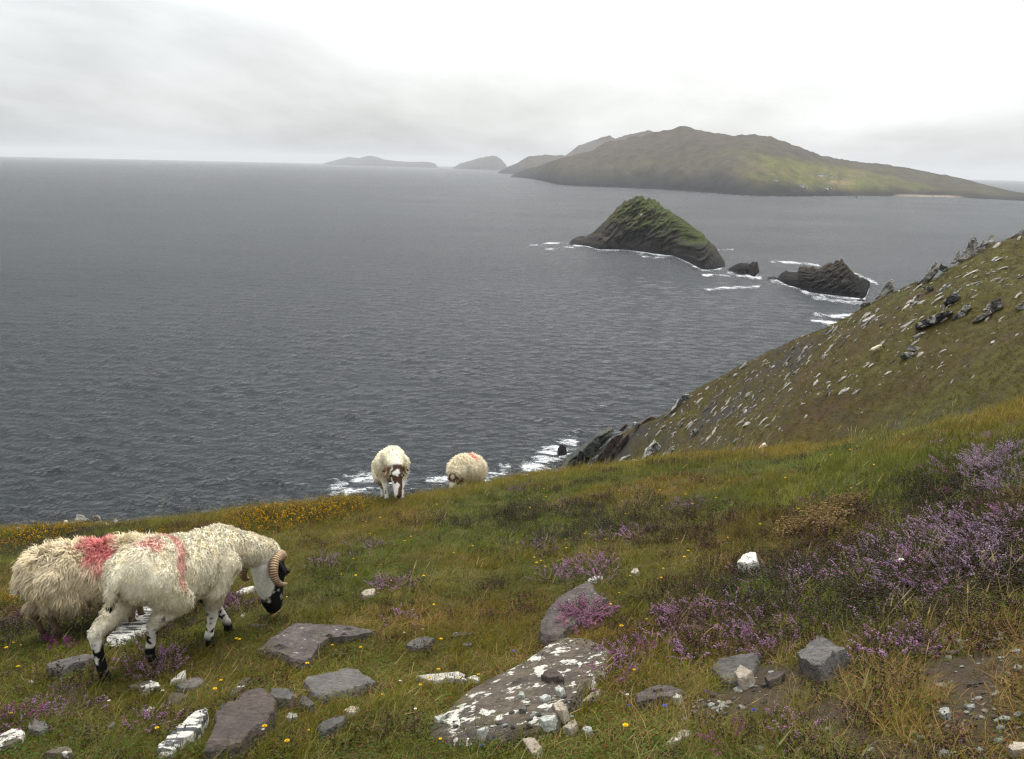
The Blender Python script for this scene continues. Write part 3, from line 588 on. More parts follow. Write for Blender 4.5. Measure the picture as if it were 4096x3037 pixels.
def sheep(lab, ox, oy, heading, scale, feet=None, feetw=None, head=None, fat=0.0, wool=.035, nst=26000, swid=.005, look='A', horns=True, voxel=.011, lift=0.0, neck=None, hturn=0.0, tail=True, seed=1, sx=1.0, dz=0.0, hsc=1.0):
    rg = np.random.default_rng(seed)
    hx, hy = math.cos(heading), math.sin(heading)
    z0 = gz(ox - hx * .31 * scale, oy - hy * .31 * scale); z1 = gz(ox + hx * .31 * scale, oy + hy * .31 * scale)
    X = Vector((hx, hy, (z1 - z0) / (.62 * scale))).normalized(); Yv = Vector((-hy, hx, 0)); Z = X.cross(Yv)
    O = Vector((ox, oy, (z0 + z1) / 2 + lift))
    Mw = Matrix(((X.x, Yv.x, Z.x, O.x), (X.y, Yv.y, Z.y, O.y), (X.z, Yv.z, Z.z, O.z), (0, 0, 0, 1))) @ Matrix.Scale(scale, 4)
    Mi = Mw.inverted()
    root = empty('sheep'); root.matrix_world = Mw
    ft = {}
    feet = feet or dict(HL=(-.36, .1), HR=(-.26, -.1), FL=(.34, .09), FR=(.25, -.09))
    for k, (fx, fy) in feet.items():
        if feetw and k in feetw: w = Vector(feetw[k])
        else:
            w = Mw @ Vector((fx, fy, 0))
        w = Vector((w.x, w.y, gz(w.x, w.y) + lift)); ft[k] = np.array(Mi @ w)
    LS = []
    bm = bmesh.new()
    def ell(c, r, rot=0):
        c = (c[0] * sx, c[1], c[2] + dz); r = (r[0] * sx, r[1], r[2])
        bmesh.ops.create_icosphere(bm, subdivisions=3, radius=1.0, matrix=Matrix.Translation(Vector(c)) @ Matrix.Rotation(rot, 4, 'Y') @ Matrix.Diagonal((r[0], r[1], r[2], 1)))
    f = fat
    ell((-.33, 0, .50), (.19 + f, .165 + f, .17 + f)); ell((-.20, 0, .50), (.24, .185 + f, .19 + f)); ell((0, 0, .465), (.34, .205 + f, .205 + f)); ell((.22, 0, .48), (.23, .175 + f, .195 + f))
    ell((.27, 0, .565), (.16, .10 + f, .10 + f)); ell((-.1, 0, .55), (.36, .13 + f, .12 + f)); ell((.34, 0, .45), (.13 + f, .13 + f, .16 + f))
    if tail: sweep_spheres(bm, [((-.46 * sx, 0, .55 + dz), .055 + f), ((-.52 * sx, 0, .50 + dz), .05 + f), ((-.535 * sx, 0, .42 + dz), .04 + f), ((-.525 * sx, 0, .35 + dz), .026 + f)], .25)
    nk = neck or [((.36, 0, .53), .155), ((.50, 0, .51), .125), ((.64, 0, .455), .1), ((.74, 0, .42), .084)]
    nk = [(p_, r_ + f * .7) for p_, r_ in nk]
    sweep_spheres(bm, nk, .22)
    H0, H1 = head or (V3(.76, 0, .42), V3(.84, 0, .065))
    H0 = V3(*H0); H1 = V3(*H1)
    ax = (H1 - H0); hl = np.linalg.norm(ax); ax = ax / hl
    fn = V3(1, 0, 0) - ax * ax[0]; fn /= np.linalg.norm(fn); sd_ = np.cross(ax, fn)   # face front, side
    if hturn:
        c_, s_ = math.cos(hturn), math.sin(hturn); fn, sd_ = fn * c_ + sd_ * s_, sd_ * c_ - fn * s_
    hp = lambda s, a, b: tuple(H0 + ax * hl * s + fn * a + sd_ * b)
    sweep_spheres(bm, [(hp(.05, -.015, 0), .08 * hsc), (hp(.28, -.005, 0), .079 * hsc), (hp(.5, .0, 0), .064 * hsc), (hp(.75, .004, 0), .053 * hsc), (hp(.93, 0, 0), .047 * hsc)], .25)
    sweep_spheres(bm, [(hp(.1, -.07 * hsc, 0), .056 * hsc), (hp(.45, -.058 * hsc, 0), .05 * hsc), (hp(.85, -.025 * hsc, 0), .04 * hsc), (hp(.97, -.006, 0), .036 * hsc)], .25)     # jaw
    for b_ in (-1, 1): bmesh.ops.create_icosphere(bm, subdivisions=2, radius=.03 * hsc, matrix=Matrix.Translation(Vector(hp(.33, .03 * hsc, b_ * .05 * hsc))))
    for k in ('HL', 'HR'):
        s_ = 1 if k == 'HL' else -1; F_ = ft[k]
        hip = V3(-.31 * sx, s_ * .095, .48 + dz); stf = V3(-.20 * sx + .35 * (F_[0] + .31), s_ * .125, .34 + dz); hock = V3(F_[0] - .075, (F_[1] + s_ * .1) / 2, max(F_[2], -.1) + .235 + dz * .5); fet = V3(F_[0] - .015, F_[1], F_[2] + .075)
        LS += [(stf * .15 + hock * .85, hock), (hock, fet), (fet, F_)]
        sweep_spheres(bm, [(hip, .125 + f), (stf * .5 + hip * .5 + V3(-.02, 0, 0), .115 + f), (stf, .085 + f * .7), (stf * .45 + hock * .55, .060 + f * .3), (hock, .037), (hock * .5 + fet * .5, .028), (fet, .029)], .25)
        sweep_spheres(bm, [(fet, .029), (F_ + V3(.0, 0, .045), .027), (F_ + V3(.018, 0, .012), .034)], .25)
    for k in ('FL', 'FR'):
        s_ = 1 if k == 'FL' else -1; F_ = ft[k]
        sh = V3(.27 * sx, s_ * .1, .47 + dz); el = V3(.22 * sx + .3 * (F_[0] - .3), s_ * .105, .335 + dz); kn = V3(F_[0] * .5 + .5 * el[0] + .02, F_[1] * .6 + s_ * .04, F_[2] * .6 + .19 + dz * .5); fet = V3(F_[0] - .01, F_[1], F_[2] + .07)
        LS += [(el * .6 + kn * .4, kn), (kn, fet), (fet, F_)]
        sweep_spheres(bm, [(sh, .115 + f), (el, .08 + f * .6), (el * .5 + kn * .5, .047 + f * .2), (kn, .035), (kn * .5 + fet * .5, .027), (fet, .029)], .25)
        sweep_spheres(bm, [(fet, .029), (F_ + V3(.0, 0, .045), .027), (F_ + V3(.018, 0, .012), .033)], .25)
    me = bpy.data.meshes.new('body'); bm.to_mesh(me); bm.free()
    tmp = bpy.data.objects.new('tmp', me); COL.objects.link(tmp)
    r_ = tmp.modifiers.new('r', 'REMESH'); r_.mode = 'VOXEL'; r_.voxel_size = voxel; r_.use_smooth_shade = True
    s_ = tmp.modifiers.new('s', 'SMOOTH'); s_.factor = .5; s_.iterations = 7
    bpy.context.view_layer.update()
    dg = bpy.context.evaluated_depsgraph_get(); me2 = bpy.data.meshes.new_from_object(tmp.evaluated_get(dg))
    bpy.data.objects.remove(tmp); me2.name = 'body'
    nv = len(me2.vertices); co = np.empty(nv * 3, np.float32); me2.vertices.foreach_get('co', co); co = co.reshape(-1, 3).astype(float)
    no = np.empty(nv * 3, np.float32); me2.vertices.foreach_get('normal', no); no = no.reshape(-1, 3).astype(float)
    # soft lumps in the fleece
    hs = ((co - H0) @ ax) / hl; hf = (co - H0) @ fn; hb = (co - H0) @ sd_
    headm = sst(-.22, .02, hs) * (np.linalg.norm(co - (H0 + H1) / 2, axis=1) < .24 * max(hsc, 1.15)) * (co[:, 0] > H0[0] - .2)
    fz = np.minimum.reduce([ft[k][2] + 6 * np.maximum(np.hypot(co[:, 0] - ft[k][0], (co[:, 1] - ft[k][1])) - .13, 0) for k in ft])
    hgt = co[:, 2] - np.minimum(fz, .2)
    dl = np.minimum.reduce([pseg(co, a_, b_) for a_, b_ in LS]); legm = sst(.31, .20, hgt) * (1 - headm) * sst(.085, .06, dl)
    lump = np.array([mnoise.noise(Vector(c * 9) + Vector((seed, 0, 0))) + .5 * mnoise.noise(Vector(c * 22)) for c in co])
    woolm = (1 - headm) * (1 - legm)
    co2 = co + no * (lump * (.007 if wool < .05 else .018) * woolm)[:, None]
    me2.vertices.foreach_set('co', co2.astype(np.float32).ravel()); me2.update()
    sp = np.array([mnoise.noise(Vector(c * 34) + Vector((seed * 3, 1, 2))) for c in co]); sp2 = np.array([mnoise.noise(Vector(c * 13) + Vector((seed, 7, 2))) for c in co])
    cream = np.array((.93, .845, .645) if look in 'AC' else (.92, .81, .60) if look == 'D' else (.86, .73, .51))
    C = np.tile(cream, (nv, 1)); C = lerp3(C, cream * np.array((.90, .86, .74)), sst(-.1, .5, sp2) * .6)
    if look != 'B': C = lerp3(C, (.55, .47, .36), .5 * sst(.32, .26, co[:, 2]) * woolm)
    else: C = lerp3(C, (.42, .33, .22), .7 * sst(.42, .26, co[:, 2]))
    blk = np.array((.012, .011, .011)); white = np.array((.74, .70, .62)); brn = np.array((.07, .04, .025))
    if look == 'A' or look == 'E':
        C = lerp3(C, white, headm); fb = sst(-.055 * hsc, -.035 * hsc, hf + .025 * sp + .02 * sp2 + .06 * sst(.45, .75, hs)) * headm * sst(-.06, .02, hs); C = lerp3(C, blk, fb)
        C = lerp3(C, white, sst(.35, .45, sp) * fb * sst(.5, .6, hs) * sst(.85, .75, hs) * .8)
        lg = lerp3(np.tile(white, (nv, 1)), blk, sst(.16, .24, sp)); lg = lerp3(lg, blk, sst(.1, .05, hgt)); lg = lerp3(lg, blk, sst(.02, .06, sp2 - .15 + .1) * sst(.26, .2, hgt) * (co[:, 0] < 0))
        C = lerp3(C, np.array((0, 0, 0)), legm); C = C + lg * legm[:, None]
    elif look == 'C':
        C = lerp3(C, white, headm); fb = sst(-.09, .02, sp2 + .9 * sp * .4 - .12 + .3 * sst(.03, -.03, hb)) * headm * sst(-.05, .02, hs) * sst(-.02, 0, hf); C = lerp3(C, brn, fb)
        lg = lerp3(np.tile(white, (nv, 1)), blk, sst(.3, .36, sp)); lg = lerp3(lg, blk, sst(.08, .04, hgt)); C = lerp3(C, np.array((0, 0, 0)), legm); C = C + lg * legm[:, None]
    elif look == 'D':
        C = lerp3(C, (.6, .52, .4), headm); C = lerp3(C, brn * 1.5, headm * sst(.1, .2, sp2 + sst(.1, .25, hs) * .2 * (hf > 0)) * sst(.55, .45, hs))
    elif look == 'B':
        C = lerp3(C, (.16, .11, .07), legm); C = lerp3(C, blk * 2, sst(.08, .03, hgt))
    red = np.zeros(nv)
    if look == 'A':
        d1 = np.abs(co[:, 0] + .15 - .10 * np.sin((co[:, 2] - .66) * 9) + .35 * (co[:, 2] - .66)) ; red = sst(.05, .015, d1 + .02 * sp2) * sst(.44, .52, co[:, 2]) * (co[:, 1] < .09) * .85
        red = np.maximum(red, sst(.1, .04, np.hypot(co[:, 0] + .27, co[:, 1] + .02)) * sst(.6, .63, co[:, 2]) * .8)
    if look == 'B': red = sst(.17, .06, np.hypot(co[:, 0] - .0, (co[:, 2] - .76) * .9) + .05 * sp2) * .95 * (co[:, 1] < .12); red = np.maximum(red, sst(.09, .03, np.hypot(co[:, 0] - .08, co[:, 2] - .66) + .03 * sp2))
    if look == 'D': red = sst(.17, .06, np.hypot(co[:, 0] - .02, co[:, 1] - .05) + .03 * sp2) * (co[:, 2] > .5)
    rc = np.array((.68, .10, .15)); C = lerp3(C, rc, np.clip(red, 0, 1) * (.62 if look == 'A' else .8))
    if tail and look == 'A': C = lerp3(C, blk * 3, sst(.06, .04, np.linalg.norm(co - V3(-.525 * sx, 0, .33 + dz), axis=1)))
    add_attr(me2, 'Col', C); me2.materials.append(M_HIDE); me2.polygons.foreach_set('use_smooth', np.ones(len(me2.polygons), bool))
    body = link(bpy.data.objects.new('body', me2), root)
    # fleece: many small locks of wool
    if nst:
        nl = len(me2.polygons); me2.calc_loop_triangles(); tri = np.empty(len(me2.loop_triangles) * 3, np.int32); me2.loop_triangles.foreach_get('vertices', tri); tri = tri.reshape(-1, 3)
        a, b, c = co2[tri[:, 0]], co2[tri[:, 1]], co2[tri[:, 2]]; ar = np.linalg.norm(np.cross(b - a, c - a), axis=1); wt = ar * (woolm[tri[:, 0]] > .35); wt /= wt.sum()
        ix = rg.choice(len(tri), nst, p=wt); u = rg.random((nst, 2)); fl = u.sum(1) > 1; u[fl] = 1 - u[fl]; u0 = 1 - u.sum(1)
        P0 = a[ix] * u0[:, None] + b[ix] * u[:, :1] + c[ix] * u[:, 1:]; Nn = no[tri[ix, 0]]; Cc = C[tri[ix, 0]]
        cl = np.floor(P0 * (38 if wool < .05 else 24)); hh = [(_h(cl[:, 0] + 31 * k, cl[:, 1] * 7 + cl[:, 2] * 131, 5 + k) - .5) for k in range(4)]   # locks share a direction
        cw = 1.0 if wool >= .05 else .65; flow = np.stack([-.35 + hh[0] * .9 * cw, hh[1] * .9 * cw, -1 + hh[2] * .7 * cw], 1); flow -= Nn * (flow * Nn).sum(1)[:, None]
        dr = Nn * (.55 if wool < .05 else .5) + flow * (.65 if wool < .05 else .8) + rg.normal(0, .16, (nst, 3)); dr /= np.linalg.norm(dr, axis=1)[:, None]
        ln = wool * (.6 + .8 * rg.random(nst)) * (1 + hh[3] * .8) * np.clip(woolm[tri[ix, 0]] * 1.2 - .2, .15, 1)
        sdv = np.cross(dr, Nn); sdv /= np.linalg.norm(sdv, axis=1)[:, None] + 1e-9; sdv += rg.normal(0, .3, (nst, 3))
        wd = swid * (.6 + .8 * rg.random(nst))
        mid = P0 + dr * (ln * .55)[:, None] + sdv * (rg.normal(0, .12, nst) * ln)[:, None]; tip = P0 + dr * ln[:, None] * .95 + flow * (ln * .25)[:, None] - Nn * (ln * .12)[:, None]
        base = P0 - Nn * .004
        Vv = np.stack([base - sdv * (wd * .5)[:, None], base + sdv * (wd * .5)[:, None], mid - sdv * (wd * .42)[:, None], mid + sdv * (wd * .42)[:, None], tip], 1).reshape(-1, 3)
        k = np.arange(nst)[:, None] * 5
        Ff = np.concatenate([k + [[0, 1, 3]], k + [[0, 3, 2]], k + [[2, 3, 4]]], 0)
        cv = Cc * (.88 + .2 * rg.random((nst, 1))); cv = np.repeat(cv, 5, 0).reshape(nst, 5, 3); cv[:, :2] *= .93; cv = np.clip(cv, 0, .95)
        mesh_obj('fleece', Vv, Ff, M_WOOL, root, smooth=True, attrs={'Col': cv.reshape(-1, 3)}, vattrs={'nrm': np.repeat(Nn, 5, 0)})
    def toV(q): return np.asarray(q, float)
    for b_ in (-1, 1):
        bmx = bmesh.new(); bmesh.ops.create_icosphere(bmx, subdivisions=2, radius=.0135 * hsc, matrix=Matrix.Translation(Vector(hp(.34, .042 * hsc, b_ * .073 * hsc))))
        em = bpy.data.meshes.new('eye'); bmx.to_mesh(em); bmx.free(); em.materials.append(M_EYE); em.polygons.foreach_set('use_smooth', np.ones(len(em.polygons), bool)); link(bpy.data.objects.new('eye', em), root)
        # ear: a bent leaf with thickness
        b0 = toV(hp(.03, -.045 * hsc, b_ * .06 * hsc)); dirn = sd_ * b_ * .85 - fn * .35 + ax * (.25 if look != 'C' else .05); dirn /= np.linalg.norm(dirn); up = np.cross(dirn, ax); up = up / np.linalg.norm(up)
        wdv = np.cross(up, dirn); Vv = []; Ff = []
        for i in range(7):
            s2 = i / 6; w2 = .030 * hsc * math.sin(math.pi * (.14 + .84 * s2)) ** .8
            c0 = b0 + dirn * .105 * hsc * s2 - np.array((0, 0, 1)) * .02 * s2 * s2
            for j, (k1, k2) in enumerate(((-1, 0), (0, .010), (1, 0), (0, -.004))): Vv.append(c0 + wdv * w2 * k1 + up * (k2 + (.010 if k1 else 0)))
        for i in range(6):
            for j in range(4): Ff.append([4*i + j, 4*i + (j + 1) % 4, 4*i + 4 + (j + 1) % 4, 4*i + 4 + j])
        Ff += [[3, 2, 1, 0], [24, 25, 26, 27]]
        ec = {'A': blk * 1.5, 'E': blk, 'C': brn * 1.6, 'D': brn * 2, 'B': white * .6}[look]
        mesh_obj('ear', Vv, Ff, M_HIDE, root, attrs={'Col': np.tile(ec, (len(Vv), 1))})
        if horns:
            path, rad = [], []
            Rh = .085 * hsc * (1 if look == 'A' else .7)
            for i in range(34):
                k_ = i / 33; ph = math.radians(-42 + (215 if look == 'A' else 205) * k_); R2 = Rh * (1 - .18 * k_)
                q = toV(hp(.05, .03 * hsc, b_ * .038 * hsc)) + (-fn * (math.sin(ph) + math.sin(math.radians(42))) * R2 + ax * (math.cos(math.radians(42)) - math.cos(ph)) * R2 * .95) + sd_ * b_ * (.012 + .085 * k_ ** .8)
                path.append(q); rad.append(hsc * (.030 if look == 'A' else .024) * (1 - k_) ** .55 + .003)
            Vv, Ff, kk = tube(path, rad); mesh_obj('horn', Vv, Ff, M_HORN, root, attrs={'k': kk})
    tag(root, lab, 'sheep'); return root
def footw(px, py, r):
    az, s = azslope(px, py); return (r * math.sin(az), r * math.cos(az), 0)
hL, hR, fR, fL = footw(408, 2712, 3.55), footw(598, 2645, 3.66), footw(830, 2555, 3.86), footw(905, 2500, 4.09)
cx = (hL[0] + hR[0] + fR[0] + fL[0]) / 4; cy = (hL[1] + hR[1] + fR[1] + fL[1]) / 4
hd = math.atan2((fR[1] + fL[1] - hL[1] - hR[1]), (fR[0] + fL[0] - hL[0] - hR[0]))
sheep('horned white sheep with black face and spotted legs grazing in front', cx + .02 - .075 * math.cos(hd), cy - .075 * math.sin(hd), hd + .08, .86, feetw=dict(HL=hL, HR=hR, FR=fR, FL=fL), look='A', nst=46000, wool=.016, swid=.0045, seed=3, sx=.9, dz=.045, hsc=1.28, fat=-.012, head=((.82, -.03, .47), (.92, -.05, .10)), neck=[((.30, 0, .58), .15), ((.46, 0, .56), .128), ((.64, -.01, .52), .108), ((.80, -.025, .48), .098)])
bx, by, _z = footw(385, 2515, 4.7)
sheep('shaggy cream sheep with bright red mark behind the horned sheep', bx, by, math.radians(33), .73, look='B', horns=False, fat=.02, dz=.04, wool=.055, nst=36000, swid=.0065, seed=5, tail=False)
cxx, cyy, _z = footw(1570, 2000, 10.25)
sheep('shorn white sheep with brown face and horns facing the viewer', cxx, cyy, math.radians(-76), 1.1, look='C', nst=16000, wool=.016, seed=7, swid=.006, voxel=.013)
dx, dy, _z = footw(1855, 1952, 12.2)
sheep('woolly cream lamb with pink mark standing beyond the crest', dx, dy, math.radians(-108), .9, look='D', horns=False, fat=.05, wool=.045, nst=16000, swid=.009, seed=9, voxel=.014, tail=False, head=((.60, 0, .36), (.67, 0, .12)), neck=[((.34, 0, .52), .16), ((.46, 0, .47), .13), ((.58, 0, .38), .1)])
h = ghit(3510, 1406); sheep('tiny white black-headed sheep far off on the rocky hillside', h.x, h.y, math.radians(-20), 1.15, look='E', horns=False, nst=0, voxel=.022, seed=11, tail=False)
h = GB.ray_cast(Vector(raydir(3060, 1796)).normalized() * 40, Vector(raydir(3060, 1796)).normalized())[0]
sheep('tiny cream sheep low on the far hillside, just above the near crest', h.x, h.y, math.radians(185), 1.15, look='D', horns=False, nst=0, voxel=.022, seed=12, tail=False)
# ------------------------------------------------------------------ rocks
def rock_mat(name, c0, c1, lichen=None, lscale=9.0, lthr=.6, stretch=(1, 1, 1), rough=.8, grain=40.0, bstr=.7, bdist=.02, lcol=(.58, .56, .50)):
    mm, t, p = mat(name); P = opos(t); p.inputs['Roughness'].default_value = rough
    oi = N(t, 'ShaderNodeObjectInfo'); va = N(t, 'ShaderNodeVectorMath', operation='ADD'); L(t, P, va.inputs[0]); L(t, oi.outputs['Random'], va.inputs[1]); 
    sc = N(t, 'ShaderNodeVectorMath', operation='SCALE'); L(t, oi.outputs['Location'], sc.inputs[0]); sc.inputs['Scale'].default_value = .37; L(t, sc.outputs[0], va.inputs[1]); P = va.outputs[0]
    a = noise_(t, P, grain * .12, 6, .65, .3); b = noise_(t, P, grain, 6, .7)
    c = mixc(t, ramp(t, a, [(.32, 0.0), (.68, 1.0)]), c0, c1)
    c = mixc(t, 1.0, c, ramp(t, b, [(.3, .6), (.7, 1.35)]), 'MULTIPLY')
    c = mixc(t, 1.0, c, ramp(t, oi.outputs['Random'], [(0, .8), (1, 1.15)]), 'MULTIPLY')
    if lichen:
        ln = noise_(t, mapping(t, P, stretch), lscale, 5, .62, .25); k = ramp(t, ln, [(lthr, 0.0), (lthr + .03, lichen)])
        k2 = ramp(t, noise_(t, P, grain * 2.0, 4, .7), [(.3, .55), (.5, 1.0)])
        c = mixc(t, math_(t, 'MULTIPLY', ramp(t, noise_(t, P, lscale * 1.7, 5, .65), [(.56, 0.0), (.72, .35)]), k2), c, tuple(x_ * .55 for x_ in lcol))
        c = mixc(t, math_(t, 'MULTIPLY', k, k2), c, mixc(t, noise_(t, P, grain, 4, .6), tuple(x_ * .8 for x_ in lcol), tuple(min(x_ * 1.2, .8) for x_ in lcol)))
    L(t, c, p.inputs['Base Color'])
    vo = N(t, 'ShaderNodeTexVoronoi'); vo.feature = 'DISTANCE_TO_EDGE'; vo.inputs['Scale'].default_value = grain * .16; L(t, mapping(t, P, (1, 2.2, 1), (.2, .1, .6)), vo.inputs['Vector'])
    crk = ramp(t, vo.outputs['Distance'], [(0.0, 0.0), (.035, 1.0)])
    bump(t, p, math_(t, 'ADD', math_(t, 'MULTIPLY', crk, .25), math_(t, 'ADD', math_(t, 'MULTIPLY', noise_(t, mapping(t, P, (1, 2.5, 3)), grain * .25, 8, .72), 1.3), math_(t, 'MULTIPLY', b, .5))), min(bstr * 1.1, 1.0), bdist * 1.05)
    return mm
R_BROWN = rock_mat('purplish_slate', (.072, .060, .055), (.145, .115, .098), bdist=.035)
R_GREY = rock_mat('grey_slate', (.078, .074, .072), (.165, .15, .138), bdist=.035)
R_LICH = rock_mat('lichened_slate', (.055, .050, .048), (.14, .112, .08), .95, 13.0, .55, bdist=.03)
R_STREAK = rock_mat('streaky_lichened_slate', (.05, .052, .057), (.10, .098, .098), .95, 9.0, .48, (1.2, 4.0, 3))
R_SPOT = rock_mat('speckled_slate', (.052, .046, .045), (.108, .09, .082), .9, 16.0, .66, (1, 2.4, 1))
R_WHITE = rock_mat('white_lichened_stone', (.42, .40, .35), (.68, .65, .58), None, grain=60)
R_PALE = rock_mat('pale_greenish_stone', (.30, .32, .29), (.50, .51, .46), None, grain=70)
R_TAN = rock_mat('tan_stone', (.26, .22, .17), (.45, .39, .31), None, grain=60)
R_HILL = rock_mat('weathered_hill_rock', (.19, .178, .165), (.48, .44, .39), .6, .7, .56, grain=3.0, bstr=.8, bdist=.25)
R_HDARK = rock_mat('dark_hill_rock', (.05, .05, .05), (.17, .155, .14), .7, .8, .54, grain=2.2, bstr=.9, bdist=.3)
R_PURP = rock_mat('purple_cliff_slate', (.055, .042, .040), (.12, .09, .075), None, grain=2.0, stretch=(1, 1, 1), bstr=.9, bdist=.3)
R_GREEN = rock_mat('greenish_cliff_slate', (.035, .04, .036), (.10, .10, .08), None, grain=2.0, bstr=.9, bdist=.3)
def ring_rock(poly, h, hb, seed, jit=.05, seg=None, rings=9, flat=.8, steps=0.0, nz=.15):
    """poly: local 2D outline -> closed lump with a flat-ish top (height h) and a buried underside (hb)"""
    poly = np.array(poly, float); rg = np.random.default_rng(seed)
    per = np.linalg.norm(np.roll(poly, -1, 0) - poly, axis=1); tot = per.sum(); size = math.sqrt(abs(np.sum(poly[:, 0] * np.roll(poly[:, 1], -1) - np.roll(poly[:, 0], -1) * poly[:, 1])) / 2) + 1e-6
    seg = seg or max(14, min(110, int(tot / (size * .05))))
    cs = np.r_[0, np.cumsum(per)]; k = np.linspace(0, tot, seg, endpoint=False); cl = np.r_[poly, poly[:1]]
    o = np.stack([np.interp(k, cs, cl[:, 0]), np.interp(k, cs, cl[:, 1])], 1)
    ar = np.sum(o[:, 0] * np.roll(o[:, 1], -1) - np.roll(o[:, 0], -1) * o[:, 1])
    if ar < 0: o = o[::-1]
    c = o.mean(0); jv = fbm(o[:, 0] / size * 4 + seed * 3.1, o[:, 1] / size * 4, 3, seed)
    o = c + (o - c) * (1 + jit * 2.2 * jv)[:, None]
    prof = [(1.06, -hb), (1.03, 0.0), (1.0, h * .62), (.965, h * .93), (.90, h)] + [(s, h) for s in np.linspace(.76, .12, rings)]
    V = []
    for i, (s, z) in enumerate(prof):
        q = c + (o - c) * s
        n = fbm(q[:, 0] / size * 2.2 + seed, q[:, 1] / size * 2.2 + 5, 4, seed + 3)
        n2 = fbm(q[:, 0] / size * 9 + seed, q[:, 1] / size * 9, 3, seed + 5)
        n3 = fbm(q[:, 0] / size * 22 + seed, q[:, 1] / size * 22, 2, seed + 8)
        zz = z + (h * nz * (n * 1.6 + n2 * .7 + n3 * .35) if i >= 3 else 0) + (h * .18 * n if i == 2 else 0)
        if steps and i >= 4: zz = np.round(zz / (h * steps)) * (h * steps) * .7 + zz * .3
        V.append(np.c_[q, zz * np.ones(seg)])
    V = np.concatenate(V); nr = len(prof)
    V = np.r_[V, [[c[0], c[1], V[-seg:, 2].mean()]]]
    F = [[i * seg + j, i * seg + (j + 1) % seg, (i + 1) * seg + (j + 1) % seg, (i + 1) * seg + j] for i in range(nr - 1) for j in range(seg)]
    F += [[(nr - 1) * seg + j, (nr - 1) * seg + (j + 1) % seg, nr * seg] for j in range(seg)]
    F.append(list(range(seg))[::-1])
    return V, F
FOOT = []      # footprints on the ground (world xy polygons) where no grass grows
def ground_rock(poly, m, lab, h=.06, seed=1, name='rock', group=None, cat='rock', nz=.12, tilt=0.0, steps=.5, grow=1.0, jit=.045, foot=True, z_off=0.0, hb=None):
    W_ = [ghit(x, y) for x, y in poly]; W_ = [w for w in W_ if w is not None and w.length < 30]
    if len(W_) < 3: return None
    c = sum(W_, Vector()) / len(W_); n = gnorm(c.x, c.y, .25)
    ex = Vector((1, 0, 0)); ex = (ex - n * ex.dot(n)).normalized(); ey = n.cross(ex)
    loc = [((w - c).dot(ex) * grow, (w - c).dot(ey) * grow) for w in W_]
    V, F = ring_rock(loc, h, hb or max(.06, h), seed, nz=nz, steps=steps, jit=jit)
    o = mesh_obj(name, V, F, m, smooth=False)
    o.matrix_world = Matrix(((ex.x, ey.x, n.x, c.x), (ex.y, ey.y, n.y, c.y), (ex.z, ey.z, n.z, c.z + z_off), (0, 0, 0, 1)))
    tag(o, lab, cat, group)
    if foot: FOOT.append((np.array([(w.x, w.y) for w in W_]), h))
    return o
S21 = 2228 / 1024.0
def cp(x0, pts, y0=2437, s=S21): return [(x0 + x / s, y0 + y / s) for x, y in pts]
